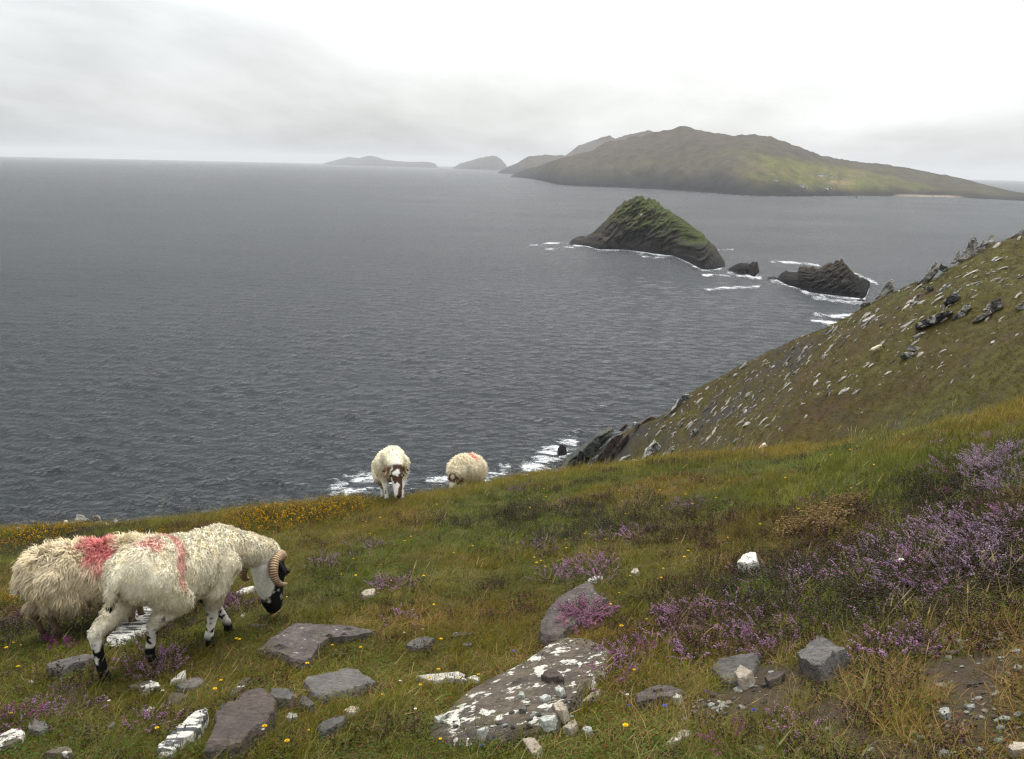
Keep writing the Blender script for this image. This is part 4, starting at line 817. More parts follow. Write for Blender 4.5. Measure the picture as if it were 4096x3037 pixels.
ROCKS = [
 (0, [(420, 545), (520, 490), (620, 470), (740, 445), (850, 450), (900, 470), (800, 510), (660, 570), (540, 605), (430, 605)], R_GREY, .10, 'smooth grey rock beside the horned sheep\'s hind foot'),
 (0, [(905, 320), (1010, 210), (1060, 60), (1130, 25), (1430, 25), (1440, 70), (1300, 230), (1110, 300), (960, 335)], R_STREAK, .09, 'white streaked flat rock behind the horned sheep\'s hind legs'),
 (0, [(1100, 720), (1180, 680), (1290, 665), (1370, 680), (1430, 755), (1300, 745), (1190, 745)], R_LICH, .07, 'low pale-edged rock below a heather tuft, left'),
 (0, [(1480, 670), (1560, 600), (1615, 580), (1620, 625), (1560, 650)], R_WHITE, .06, 'small whitish stone on edge right of the heather tuft'),
 (0, [(1525, 715), (1640, 640), (1740, 625), (1785, 660), (1700, 705), (1570, 735)], R_GREY, .05, 'flat grey stone next to the small whitish stone'),
 (0, [(1450, 790), (1520, 765), (1640, 770), (1600, 800), (1540, 840), (1465, 845)], R_BROWN, .04, 'dull brown flat stone sunk in grass, lower left'),
 (0, [(1980, 790), (2040, 700), (2120, 645), (2180, 640), (2100, 740), (2020, 790)], R_LICH, .05, 'narrow lichened stone left of the two grey flat slabs'),
 (0, [(1905, 890), (1940, 850), (2000, 850), (1980, 900), (1930, 910)], R_GREY, .05, 'small grey stone above the big upright slab'),
 (0, [(1350, 1305), (1450, 1190), (1580, 1080), (1740, 965), (1810, 990), (1740, 1120), (1600, 1210), (1480, 1330)], R_STREAK, .10, 'long black and white streaked slab at the bottom edge'),
 (0, [(1770, 1320), (1830, 1200), (1870, 1150), (1860, 1060), (1960, 950), (2130, 820), (2250, 775), (2300, 795), (2345, 850), (2403, 930), (2398, 1040), (2290, 1150), (2200, 1200), (2080, 1320)], R_BROWN, .16, 'big pointed brown-grey slab at the bottom edge'),
 (0, [(-60, 1190), (120, 1120), (220, 1130), (200, 1180), (100, 1230), (-40, 1270)], R_LICH, .07, 'white spotted slab at the left edge, bottom'),
 (0, [(250, 1080), (300, 1045), (400, 1050), (420, 1100), (340, 1130), (250, 1110)], R_GREY, .08, 'squat grey stone above the spotted slab, bottom left'),
 (0, [(370, 1320), (450, 1270), (560, 1255), (620, 1270), (640, 1330)], R_LICH, .07, 'half-cut rock at the bottom edge, far left'),
 (0, [(920, 1050), (990, 1005), (1000, 1045), (940, 1070)], R_GREY, .04, 'small grey stone alone in the grass, lower left'),
 (0, [(1270, 920), (1300, 880), (1345, 880), (1320, 930)], R_WHITE, .04, 'little white stone alone in grass, lower left'),
 (0, [(240, 650), (300, 635), (300, 655), (255, 665)], R_TAN, .03, 'tiny tan stone left of the smooth grey rock'),
 (0, [(2090, 60), (2130, 50), (2130, 75), (2100, 80)], R_WHITE, .03, 'tiny white stone behind the horned sheep\'s front feet'),
 (1024, [(0, 400), (120, 310), (330, 200), (480, 190), (640, 190), (830, 210), (1060, 235), (980, 260), (800, 295), (640, 310), (540, 370), (480, 490), (390, 530), (290, 500), (180, 440), (60, 430)], R_SPOT, .10, 'wide flat brown slab right of the horned sheep'),
 (1024, [(420, 690), (460, 660), (700, 610), (760, 585), (890, 585), (1000, 670), (1050, 690), (960, 725), (860, 770), (700, 800), (560, 830), (500, 810), (450, 740)], R_GREY, .09, 'oblong grey slab below the wide flat slab'),
 (1024, [(110, 830), (120, 770), (200, 758), (280, 770), (345, 830), (300, 870), (170, 870)], R_GREY, .10, 'blocky grey stone right of the big pointed slab'),
 (1024, [(370, 870), (400, 805), (440, 820), (510, 890), (470, 915), (390, 895)], R_GREY, .08, 'small pointed grey stone between two slabs'),
 (1024, [(255, 970), (290, 935), (360, 940), (365, 970), (300, 985)], R_PALE, .04, 'pale flat stone right of the big pointed slab'),
 (1024, [(1295, 370), (1360, 320), (1460, 292), (1560, 300), (1500, 350), (1440, 385)], R_GREY, .08, 'small dark wedge of rock in the middle of the grass'),
 (1024, [(1700, 260), (1720, 225), (1800, 220), (1900, 235), (1840, 255)], R_LICH, .04, 'small flat lichened stone left of the leaning rock'),
 (1024, [(1790, 330), (1880, 320), (1880, 345), (1800, 350)], R_GREY, .05, 'tiny dark stone below the flat lichened one'),
 (1024, [(1400, 620), (1500, 605), (1770, 575), (1830, 600), (1840, 650), (1680, 640), (1540, 655)], R_WHITE, .05, 'long white lichened stone left of the great slab'),
 (1024, [(1840, 640), (1900, 610), (1950, 630), (1930, 655)], R_WHITE, .05, 'short white stone touching the great slab\'s left edge'),
 (1024, [(540, 1090), (600, 1040), (720, 990), (800, 980), (760, 1040), (660, 1110), (560, 1155)], R_GREY, .08, 'oblong grey stone among dry stalks at the bottom'),
 (1024, [(760, 930), (830, 890), (900, 895), (880, 930), (800, 940)], R_TAN, .05, 'tan stone half hidden by dry stalks'),
 (1024, [(-90, 160), (0, 145), (110, 160), (50, 175)], R_BROWN, .04, 'thin brown stone below the horned sheep\'s muzzle'),
 (2048, [(440, 320), (500, 310), (650, 325), (830, 370), (850, 400), (820, 470), (850, 560), (780, 620), (700, 700), (600, 770), (600, 830), (480, 960), (400, 1080), (150, 1130), (0, 1150), (-150, 1170), (-480, 1190), (-700, 1130), (-788, 1000), (-600, 900), (-480, 800), (-200, 640), (0, 560), (150, 480), (300, 390)], R_LICH, .11, 'great lichen-blotched slab strewn with stones at the bottom centre'),
 (2048, [(245, 350), (250, 250), (300, 130), (410, 0), (520, -85), (620, -135), (690, -140), (760, -55), (840, 5), (760, 80), (640, 180), (520, 240), (440, 310), (330, 350)], R_SPOT, .18, 'grey leaning rock with pink heather on it'),
 (2048, [(1740, 560), (1820, 500), (1960, 470), (2130, 440), (2170, 460), (2130, 560), (1980, 680), (1880, 680), (1800, 610)], R_GREY, .07, 'grey flat rock with a pale stone lying on it'),
 (2048, [(1085, 840), (1180, 740), (1280, 700), (1400, 720), (1510, 765), (1450, 810), (1300, 850), (1160, 890), (1100, 900)], R_SPOT, .08, 'dark rock with a white lichen patch right of the great slab'),
 (2048, [(1350, 1230), (1400, 1140), (1480, 1070), (1580, 1100), (1570, 1140), (1460, 1210)], R_TAN, .05, 'tan oblong stone near the bottom edge, right of centre'),
 (2048, [(90, 1175), (210, 1180), (270, 1250), (240, 1320), (170, 1300)], R_TAN, .06, 'pale tan stone below the great slab at the bottom edge'),
 (2048, [(450, 1080), (560, 1015), (580, 1050), (520, 1100)], R_TAN, .06, 'pale wedge of stone at the great slab\'s lower right corner'),
 (2048, [(620, 1090), (640, 1055), (700, 1070), (710, 1100), (660, 1120)], R_PALE, .05, 'small chunky pale stone beside the pale wedge'),
 (2048, [(600, 860), (700, 760), (790, 720), (760, 780), (640, 850)], R_TAN, .05, 'narrow tan stone along the great slab\'s right side'),
 (3072, [(285, 520), (350, 460), (400, 390), (470, 360), (550, 390), (640, 440), (720, 500), (640, 560), (560, 640), (490, 690), (400, 640), (320, 580)], R_GREY, .17, 'rugged grey boulder with a mossy hollow, lower right'),
 (3072, [(-20, 640), (20, 610), (100, 580), (160, 610), (100, 660), (20, 690)], R_BROWN, .06, 'brown stone with white lichen left of the rugged boulder'),
 (3072, [(1500, 940), (1530, 910), (1590, 910), (1600, 950), (1550, 985)], R_PALE, .05, 'pale mint-grey stone on bare soil, lower right'),
 (3072, [(2090, 1270), (2150, 1220), (2260, 1220), (2260, 1290), (2150, 1310)], R_TAN, .06, 'pale flat stone in the bottom right corner'),
 (3072, [(2130, -300), (2170, -320), (2260, -310), (2260, -280), (2150, -275)], R_GREY, .06, 'grey stone at the right edge amid heather'),
 (2048, [(1975, -330), (2040, -400), (2100, -415), (2150, -395), (2150, -345), (2060, -315)], R_WHITE, .16, 'bright white stone half hidden in heather'),
 (2048, [(1040, -270), (1060, -325), (1100, -330), (1115, -290), (1080, -265)], R_TAN, .08, 'rounded brown stone in the grass, centre right'),
 (2048, [(630, -215), (720, -265), (800, -265), (760, -235)], R_WHITE, .05, 'thin white stone under the dark heather clump'),
 (1024, [(910, -120), (960, -145), (1040, -150), (1020, -100), (930, -90)], R_TAN, .06, 'small grey-tan stone in the mid grass'),
 (0, [(2030, -850), (2130, -900), (2210, -945), (2240, -920), (2160, -870), (2060, -840)], R_WHITE, .05, 'whitish sliver of stone below the horned sheep\'s neck'),
]
for i, (x0, pts, m_, h_, lab) in enumerate(ROCKS):
    if lab.startswith('whitish sliver'): pts = [(2060 , 10 + 0), (2060, 10)]; poly = [(945, 2377), (975, 2362), (1010, 2355), (1022, 2362), (990, 2375), (955, 2385)]
    else: poly = cp(x0, pts)
    big_ = lab.startswith('great')
    ground_rock(poly, m_, lab, h_ * (.3 if big_ else .38), 101 + i, nz=.2 if big_ else .19, steps=.35 if big_ else .5, jit=.02 if big_ else .045)
SLABZ = [o for o in bpy.data.objects if o.get('label', '').startswith('great lichen')][0]
_dg = None
def top_hit(px, py):
    """first thing hit: a rock built so far or the ground"""
    d = Vector(raydir(px, py)).normalized(); best = ghit(px, py)
    for o in bpy.data.objects:
        if o.type == 'MESH' and o.name.startswith('rock') and (o.location - best).length < 1.6:
            mi = o.matrix_world.inverted(); a = mi @ Vector((0, 0, 0)); b_ = (mi.to_3x3() @ d).normalized()
            ok, loc, n_, _ = o.ray_cast(a, b_)
            if ok:
                w = o.matrix_world @ loc
                if w.length < best.length: best = w
    return best
bpy.context.view_layer.update()
ONROCK = [((255, 620), (300, 575), (380, 575), (470, 635), (440, 650), (320, 645), R_BROWN, .05, 'flat brown stone lying on the great slab\'s lichen'), ((235, 985), (300, 965), (390, 970), (350, 1010), (280, 1020), R_PALE, .035, 'pale mint stone on the great slab\'s lower right part'),
          ((360, 890), (440, 865), (500, 905), (450, 950), (390, 930), R_TAN, .05, 'brown chunky stone at the great slab\'s right edge'), ((380, 740), (420, 712), (470, 740), (430, 775), R_PALE, .045, 'pale green chunky stone in the middle of the great slab'),
          ((240, 800), (300, 770), (345, 785), (280, 815), R_PALE, .03, 'pale flat stone in the middle of the great slab'), ((-680, 970), (-600, 940), (-580, 960), (-640, 1000), R_PALE, .03, 'pale sliver on the great slab\'s left end'),
          ((1945, 600), (2000, 535), (2110, 590), (2050, 640), (1980, 665), R_TAN, .05, 'pale triangular stone lying on the grey flat rock'), ((60, 780), (75, 750), (110, 755), (105, 785), R_PALE, .03, 'small pale stone left on the great slab\'s middle'),
          ((65, 905), (90, 875), (135, 885), (120, 910), R_GREY, .03, 'small grey stone low on the great slab'), ((-300, 1095), (-230, 1060), (-190, 1055), (-240, 1100), R_PALE, .035, 'pale stone in the rubble on the great slab'),
          ((1400, 800), (1440, 770), (1485, 785), (1450, 815), R_WHITE, .03, 'white pebble on the dark rock with lichen patch')]
for i, it in enumerate(ONROCK):
    poly = cp(2048, it[:-3]); c = (sum(p_[0] for p_ in poly) / len(poly), sum(p_[1] for p_ in poly) / len(poly)); w = top_hit(*c)
    n = gnorm(w.x, w.y, .25); ex = (Vector((1, 0, 0)) - n * n.x).normalized(); ey = n.cross(ex); loc = []
    for x, y in poly:
        d = Vector(raydir(x, y)); q = d * (w.dot(n) / d.dot(n)); loc.append(((q - w).dot(ex), (q - w).dot(ey)))
    V, F = ring_rock(loc, it[-2] * .5, .02, 300 + i, seg=18, rings=3, nz=.2)
    o = mesh_obj('stone', V, F, it[-3], smooth=False); o.matrix_world = Matrix(((ex.x, ey.x, n.x, w.x), (ex.y, ey.y, n.y, w.y), (ex.z, ey.z, n.z, w.z), (0, 0, 0, 1))); tag(o, it[-1], 'stone')
# small loose stones: shared shapes, each its own object
STV = []
for i in range(10):
    rg = random.Random(i); V, F = blob_rock(200 + i, 1, rg.uniform(.6, .9), rg.uniform(.28, .55), 1, 8, .2); STV.append((V, F))
def stone_mesh(i, m_): 
    V, F = STV[i]; me = bpy.data.meshes.new('stone'); me.from_pydata(V, [], F); me.materials.append(m_); return me
FMARKS = [('great slab', 2250, 2750), ('leaning rock', 2290, 2500), ('grey flat rock', 2920, 2690), ('rugged boulder', 3300, 2670), ('bright white stone', 3000, 2260), ('wide flat slab', 1250, 2600), ('oblong grey slab', 1360, 2760), ('big pointed slab', 980, 2920), ('streaked slab', 730, 2960),
    ('horned sheep', 650, 2450), ('shaggy sheep', 200, 2400), ('shorn sheep', 1570, 1900), ('lamb', 1865, 1900), ('dead thrift', 3330, 2080), ('lilac bank', 4000, 1870), ('mint-grey stone', 3785, 2870), ('dark lichened rock', 2640, 2810), ('tan oblong stone', 2720, 2970), ('long white stone', 1770, 2720), ('bottom right corner stone', 4070, 3020),
    ('grey-tan stone', 1470, 2385), ('rounded brown stone', 2540, 2295), ('smooth grey rock', 300, 2680), ('crags on the left crest', 350, 2085)]
HMARKS = [('far black-headed sheep', 3510, 1400), ('long dark slab', 3735, 1280), ('twin dark slabs', 3645, 1410), ('lowest skyline plate', 3535, 1165), ('skyline rock blade', 3715, 1100), ('tallest skyline crag', 3880, 1000), ('long pale slab', 3930, 1265), ('rough dark outcrop', 3800, 1190), ('pale right-edge boulder', 4080, 1220), ('far cream sheep', 3060, 1800), ('layered cliff', 2480, 1740), ('dark skyline slab', 2700, 1620)]
SM = {k: [stone_mesh(i, m_) for i in range(10)] for k, m_ in (('p', R_PALE), ('t', R_TAN), ('g', R_GREY), ('b', R_BROWN))}
def put_stone(px, py, size, kind, lab, group, rg, on=False):
    w = top_hit(px, py) if on else ghit(px, py)
    if w is None or w.length > 25: return
    o = bpy.data.objects.new('stone', rg.choice(SM[kind])); s = size * 1.3 / FPX * w.length * .55
    n = gnorm(w.x, w.y); q = n.to_track_quat('Z', 'Y'); o.rotation_mode = 'QUATERNION'
    from mathutils import Quaternion
    o.rotation_quaternion = q @ Quaternion((0, 0, 1), rg.random() * 6.28); o.scale = (s, s, s * rg.uniform(.8, 1.3)); o.location = w + n * s * .12
    lab, group = autolab(px, py, FMARKS, ('tiny ' if size < 13 else 'small ' if size < 24 else 'loose ') + {'p': 'pale', 't': 'tan', 'g': 'grey', 'b': 'brown'}[kind], 'stone' if not on else 'rubble stone')
    link(o); tag(o, lab, 'stone', group)
rg = random.Random(4)
def in_poly(x, y, poly):
    c = False; n = len(poly)
    for i in range(n):
        x1, y1 = poly[i]; x2, y2 = poly[(i + 1) % n]
        if (y1 > y) != (y2 > y) and x < (x2 - x1) * (y - y1) / (y2 - y1) + x1: c = not c
    return c
def rand_in(poly, rg):
    xs = [p_[0] for p_ in poly]; ys = [p_[1] for p_ in poly]
    while True:
        x = rg.uniform(min(xs), max(xs)); y = rg.uniform(min(ys), max(ys))
        if in_poly(x, y, poly): return x, y
slab_rub = cp(2048, [(-700, 1000), (-300, 1060), (150, 1050), (400, 950), (600, 800), (560, 760), (100, 960), (-200, 1000), (-560, 920)])
for i in range(52): x, y = rand_in(slab_rub, rg); put_stone(x, y, rg.choice((9, 12, 14, 18, 24)), rg.choice('ppggtb'), 'small loose stone in the rubble lying on the great slab', 'rubble on the great slab', rg, True)
for x, y in cp(2048, [(60, 765), (130, 790), (70, 890), (470, 800), (510, 795), (140, 835), (120, 990), (0, 905), (330, 820), (370, 790), (520, 945), (180, 930), (440, 1000), (450, 770)]): put_stone(x, y, rg.choice((14, 20, 26)), rg.choice('pptg'), 'loose stone scattered in the middle of the great slab', 'stones on the middle of the great slab', rg, True)
soil1 = cp(2048, [(1450, 800), (1850, 700), (2228, 520), (2300, 620), (2228, 800), (1900, 920), (1500, 980)])
for i in range(60): x, y = rand_in(soil1, rg); put_stone(x, y, rg.choice((8, 10, 14, 18, 26, 32)), rg.choice('ppggtb'), 'small stone on the bare soil below the grey flat rock', 'stones on bare soil in the lower middle', rg)
soil2 = cp(3072, [(1300, 250), (2228, 180), (2228, 1305), (1500, 1305), (1150, 1100), (1500, 700)])
for i in range(110): x, y = rand_in(soil2, rg); put_stone(x, y, rg.choice((8, 10, 14, 18, 26, 34)), rg.choice('pppgtb'), 'small stone scattered on bare ground in the lower right corner', 'stones in the lower right corner', rg)
soil3 = cp(3072, [(-900, 1000), (-300, 900), (300, 1000), (1150, 800), (1300, 1305), (-900, 1305)])
for i in range(60): x, y = rand_in(soil3, rg); put_stone(x, y, rg.choice((8, 12, 16, 22, 30)), rg.choice('ppggtb'), 'small stone among short grass at the bottom, right of centre', 'stones at the bottom right of centre', rg)

# rocks on the crest at the far left, seen against the sea
for i, (x, y, w_, h_, m_, lab) in enumerate([(690, 390, 92, 85, R_HILL, 'tall pale crag on the left crest against the sea'), (840, 382, 84, 72, R_HILL, 'second pale crag, right of the tall one on the left crest'), (755, 400, 60, 45, R_HILL, 'low pale rock between the two crags on the left crest'),
        (572, 412, 34, 26, R_WHITE, 'small white rock leftmost beside the crags'), (622, 418, 42, 26, R_WHITE, 'small white rock nearest the tall crag\'s left foot'), (1005, 405, 50, 40, R_HILL, 'single pale rock right of the crags on the left crest'),
        (1138, 430, 56, 30, R_WHITE, 'low white rock on the crest, above the horned sheep\'s back'), (1210, 420, 40, 22, R_HILL, 'flat pale rock rightmost on the left crest'), (160, 466, 60, 18, R_HILL, 'flat pale rock at the far left crest'), (930, 427, 36, 18, R_WHITE, 'tiny white rock in the gap right of the second crag')]):
    px, py = x / S21, 1900 + y / S21; az, s = azslope(px, py); r = 16.0 if px < 420 else 15.2; k = r * 1.08 / FPX / S21
    V, F = blob_rock(500 + i, w_ * k * .55, w_ * k * .4, h_ * k * .75, 2, 9, .3)
    o = mesh_obj('rock', V, F, m_, smooth=False); xx, yy = r * math.sin(az), r * math.cos(az); o.location = (xx, yy, max(gz(xx, yy) + h_ * k * .1, s * r - h_ * k * .1)); o.rotation_euler.z = i * 1.3
    tag(o, lab, 'rock')

# ---- headland: upright plates on its skyline, crags, strata of the cliff, scattered rocks
def hhit(px, py):
    d = Vector(raydir(px, py)).normalized(); h = GB.ray_cast(d * 30, d); return h[0]
def plate(poly, m_, lab=None, thick=.35, seed=1, base=None, name='crag', parent=None, turn=0.0, fallback=186.0, yaw=0.0):
    """an upright slab with the outline poly, standing where its foot meets the hill"""
    low = max(poly, key=lambda q: q[1]); cxp = sum(q[0] for q in poly) / len(poly)
    b_ = base or (low[0], low[1] + 3); h = hhit(*b_)
    if h is None or h.length > 230: d = Vector(raydir(*b_)); h = d * (fallback / math.hypot(d.x, d.y))
    r = math.hypot(h.x, h.y); d0 = Vector((h.x, h.y, 0)).normalized()
    n = Vector((-d0.x, -d0.y, .25)).normalized(); n.rotate(Matrix.Rotation(yaw, 3, 'Z')); ex = Vector((-n.y, n.x, 0)).normalized(); ex = ex if ex.dot(Vector(CR)) > 0 else -ex; ey = n.cross(ex)
    if ey.z < 0: ey = -ey
    loc = []
    for x, y in poly:
        d = Vector(raydir(x, y)); q = d * (h.dot(n) / d.dot(n)); loc.append(((q - h).dot(ex), (q - h).dot(ey)))
    loc = np.array(loc); c = loc.mean(0); wd = min(np.ptp(loc[:, 0]), np.ptp(loc[:, 1])); tk = max(wd * thick, .25)
    V, F = ring_rock(loc - c, tk * .5, tk * 1.2, seed, jit=.04, rings=4, nz=.5, steps=.6)
    o = mesh_obj(name, V, F, m_, parent, smooth=False); ctr = h + ex * c[0] + ey * c[1]
    o.matrix_world = Matrix(((ex.x, ey.x, n.x, ctr.x), (ex.y, ey.y, n.y, ctr.y), (ex.z, ey.z, n.z, ctr.z), (0, 0, 0, 1)))
    if lab: tag(o, lab, 'crag')
    return o
q6 = lambda pts: [(3300 + x / 2.799, 900 + y / 2.799) for x, y in pts]
for i, (pts, m_, lab) in enumerate([
    ([(530, 870), (620, 760), (700, 640), (740, 612), (772, 618), (770, 740), (690, 770), (600, 870)], R_HILL, 'tall leaning pale plate of rock on the headland skyline, lowest one'),
    ([(1040, 660), (1130, 560), (1240, 410), (1262, 418), (1268, 510), (1200, 590), (1120, 660)], R_HILL, 'sharp pale rock blade on the skyline left of the dark hollow'),
    ([(1265, 490), (1300, 430), (1320, 460), (1390, 470), (1410, 490), (1330, 518)], R_HDARK, 'dark rock in the notch on the headland skyline'),
    ([(1410, 430), (1440, 390), (1490, 290), (1507, 278), (1510, 370), (1460, 425)], R_HILL, 'thin pale spike left of the tallest skyline crag'),
    ([(1490, 395), (1590, 250), (1610, 190), (1640, 143), (1690, 148), (1712, 200), (1695, 290), (1620, 380), (1540, 405)], R_HILL, 'tallest mossy crag on the headland skyline'),
    ([(1640, 365), (1690, 270), (1740, 220), (1770, 168), (1790, 190), (1880, 108), (1905, 125), (1900, 185), (1820, 265), (1740, 330)], R_HILL, 'jagged double crag right of the tallest one'),
    ([(2080, 145), (2160, 90), (2210, 50), (2260, 70), (2260, 110), (2150, 140)], R_HILL, 'pale crag at the top right end of the skyline'),
    ([(395, 950), (400, 890), (440, 868), (545, 868), (555, 895), (480, 940)], R_HDARK, 'dark block at the foot of the lowest leaning plate'),
    ([(1012, 1112), (1080, 1075), (1200, 1020), (1400, 952), (1432, 980), (1330, 1050), (1250, 1100), (1100, 1155), (1030, 1155)], R_HDARK, 'long dark slab jutting from the upper hillside'),
    ([(908, 1358), (980, 1352), (1092, 1380), (1085, 1405), (1000, 1410), (912, 1400)], R_HDARK, 'upper of two dark slabs right of the far sheep'),
    ([(830, 1450), (900, 1425), (985, 1430), (1010, 1450), (920, 1490), (850, 1490)], R_HDARK, 'lower of two dark slabs right of the far sheep'),
    ([(1090, 702), (1140, 688), (1210, 698), (1222, 722), (1170, 742)], R_HDARK, 'dark boulder below the rock blade on the hillside'),
    ([(1420, 1065), (1450, 1010), (1540, 978), (1605, 968), (1560, 1025), (1470, 1065)], R_HDARK, 'dark rock right of the long dark slab'),
    ([(1655, 1085), (1700, 1030), (1850, 955), (1872, 985), (1780, 1045), (1690, 1090)], R_HILL, 'long pale rock slab on the upper right hillside'),
    ([(2135, 925), (2228, 845), (2290, 850), (2290, 950), (2160, 955)], R_HILL, 'pale boulder at the right edge of the hillside'),
    ([(1800, 950), (1820, 890), (1880, 850), (1960, 825), (1995, 890), (1960, 950), (1880, 975)], R_HDARK, 'dark gravelly outcrop on the upper right hillside'),
    ([(1330, 870), (1380, 800), (1450, 750), (1510, 780), (1490, 840), (1380, 890)], R_HDARK, 'rough dark outcrop in the middle of the upper hillside'),
    ([(1520, 960), (1560, 900), (1620, 880), (1640, 930), (1570, 970)], R_HDARK, 'dark rock above the long dark slab')]):
    plate(q6(pts), m_, lab, .5, 600 + i)
q7 = lambda pts: [(2100 + x / 2.4756, 1500 + y / 2.4756) for x, y in pts]
cliff = empty('cliff', (10, 185, SEA)); tag(cliff, 'layered dark slate cliff at the foot of the headland', None, None, 'structure')
bpy.context.view_layer.update()
for i, (pts, m_) in enumerate([
    ([(330, 985), (480, 800), (560, 740), (630, 700), (640, 770), (540, 900), (440, 1000)], R_GREEN), ([(620, 960), (780, 760), (880, 610), (960, 585), (940, 660), (820, 850), (720, 960)], R_PURP),
    ([(550, 750), (700, 615), (850, 530), (885, 560), (770, 690), (640, 810), (590, 810)], R_GREEN), ([(420, 1000), (520, 880), (640, 780), (730, 750), (660, 880), (560, 980)], R_GREEN), ([(930, 545), (1000, 482), (1022, 500), (965, 565)], R_PURP),
    ([(1055, 515), (1078, 468), (1130, 478), (1115, 525)], R_HDARK), ([(1100, 520), (1160, 460), (1245, 408), (1305, 428), (1200, 490)], R_PURP), ([(730, 960), (840, 870), (980, 755), (1005, 790), (900, 900), (800, 960)], R_PURP),
    ([(1140, 890), (1200, 760), (1290, 655), (1355, 730), (1265, 800), (1230, 870)], R_HDARK), ([(1305, 865), (1380, 770), (1460, 708), (1475, 740), (1400, 840)], R_HILL), ([(1430, 375), (1500, 285), (1560, 198), (1655, 198), (1640, 265), (1560, 305)], R_HDARK),
    ([(820, 870), (950, 640), (1010, 598), (985, 690), (880, 870)], R_PURP), ([(310, 990), (360, 925), (420, 878), (455, 900), (400, 990)], R_PURP), ([(560, 960), (660, 830), (760, 770), (700, 880), (630, 970)], R_HDARK), ([(880, 920), (960, 830), (1040, 800), (1030, 860), (960, 930)], R_HDARK),
    ([(1000, 900), (1060, 840), (1120, 850), (1080, 910)], R_HDARK), ([(690, 640), (800, 540), (860, 525), (800, 590), (720, 660)], R_GREEN), ([(1380, 420), (1420, 370), (1470, 360), (1440, 400)], R_HDARK), ([(1640, 560), (1690, 530), (1720, 560), (1680, 590)], R_HDARK)]):
    plate(q7(pts), m_, None, .45, 700 + i, name='slab', parent=None, yaw=-.25 if i % 2 else .1)
for o in [o for o in bpy.data.objects if o.name.startswith('slab')]:
    mw = o.matrix_world.copy(); o.parent = cliff; o.matrix_world = mw
HM = []
for i in range(14):
    rg2 = random.Random(900 + i); V, F = blob_rock(900 + i, 1, rg2.uniform(.35, .6), rg2.uniform(.16, .34), 1, 8, .25)
    for m_ in (R_HILL, R_HILL, R_HILL, R_HILL, R_HDARK):
        me = bpy.data.meshes.new('hill_rock'); me.from_pydata(V, [], F); me.materials.append(m_); HM.append(me)
hill_poly = [(2500, 1700), (2720, 1610), (2920, 1490), (3130, 1365), (3370, 1225), (3500, 1165), (3640, 1080), (3800, 1000), (3950, 960), (4096, 945), (4096, 1640), (3800, 1690), (3500, 1750), (3100, 1800), (2750, 1840), (2450, 1870), (2420, 1780)]
cores = [(2780, 1620, 180), (2900, 1560, 170), (3050, 1560, 150), (3100, 1440, 140), (3250, 1420, 150), (3300, 1300, 120), (3550, 1200, 170), (3750, 1180, 170), (3900, 1080, 150), (3700, 1420, 120), (3350, 1560, 130), (2700, 1760, 140), (2850, 1740, 130), (3500, 1320, 150), (3000, 1660, 110)]
rg = random.Random(77); npl = 0; cand = []
while len(cand) < 1000:
    if rg.random() < .82: c = rg.choice(cores); x = rg.gauss(c[0], c[2] * .6); y = rg.gauss(c[1], c[2] * .42)
    else: x, y = rand_in(hill_poly, rg)
    if in_poly(x, y, hill_poly) and not (x > 3250 and y > 1500 + (4096 - x) * .12 and rg.random() < .85): cand.append((x, y, 10 ** (.45 + .95 * rg.random() ** 1.7)))
cand.sort(key=lambda c: -c[2]); from mathutils import Quaternion
SV, SF, nv0 = [], [], 0
for i, (x, y, spx) in enumerate(cand):
    h = hhit(x, y)
    if h is None or h.length > 200: continue
    n = gnorm(h.x, h.y, .8); a = Vector((1, rg.gauss(-.1, .42), 0)); a = (a - n * a.dot(n)).normalized(); a = (a + n * rg.uniform(-.05, .3)).normalized(); b_ = n.cross(a).normalized(); n2 = a.cross(b_)
    s = spx * 1.25 / FPX * h.length
    M_ = Matrix(((a.x, b_.x, n2.x, h.x), (a.y, b_.y, n2.y, h.y), (a.z, b_.z, n2.z, h.z + s * .05), (0, 0, 0, 1))) @ Matrix.Diagonal((s * rg.uniform(.7, 1.45), s * rg.uniform(.5, 1.1), s * rg.uniform(.6, 1.3), 1))
    if npl < 290:
        o = bpy.data.objects.new('hill_rock', rg.choice(HM)); o.matrix_world = M_; link(o); npl += 1
        hi = y < 1350
        left = x < 3050
        lab, gr = (('weathered pale rock strewn high on the far hillside', 'rocks high on the far hillside') if hi else ('weathered rock strewn low on the left flank of the far hillside', 'rocks low on the left flank of the far hillside') if left else ('weathered rock lying in the grass midway up the far hillside', 'rocks midway up the far hillside'))
        dk = o.data.materials[0] is R_HDARK; lab, gr = autolab(x, y, HMARKS, ('large ' if spx > 15 else 'middling ' if spx > 8 else 'small ') + ('dark' if dk else 'pale'), 'hillside rock')
        tag(o, lab, 'rock', gr)
    else:
        V, F = STV[i % 10]; M2 = M_ @ Matrix.Rotation(rg.random() * 3, 4, 'Z') @ Matrix.Diagonal((.8, .6, .7, 1)); SV += [tuple(M2 @ Vector(v)) for v in V]; SF += [[k + nv0 for k in f] for f in F]; nv0 += len(V)
o = mesh_obj('scree', SV, SF, R_HILL, smooth=False); tag(o, 'small loose stones all over the far hillside', None, None, 'stuff')
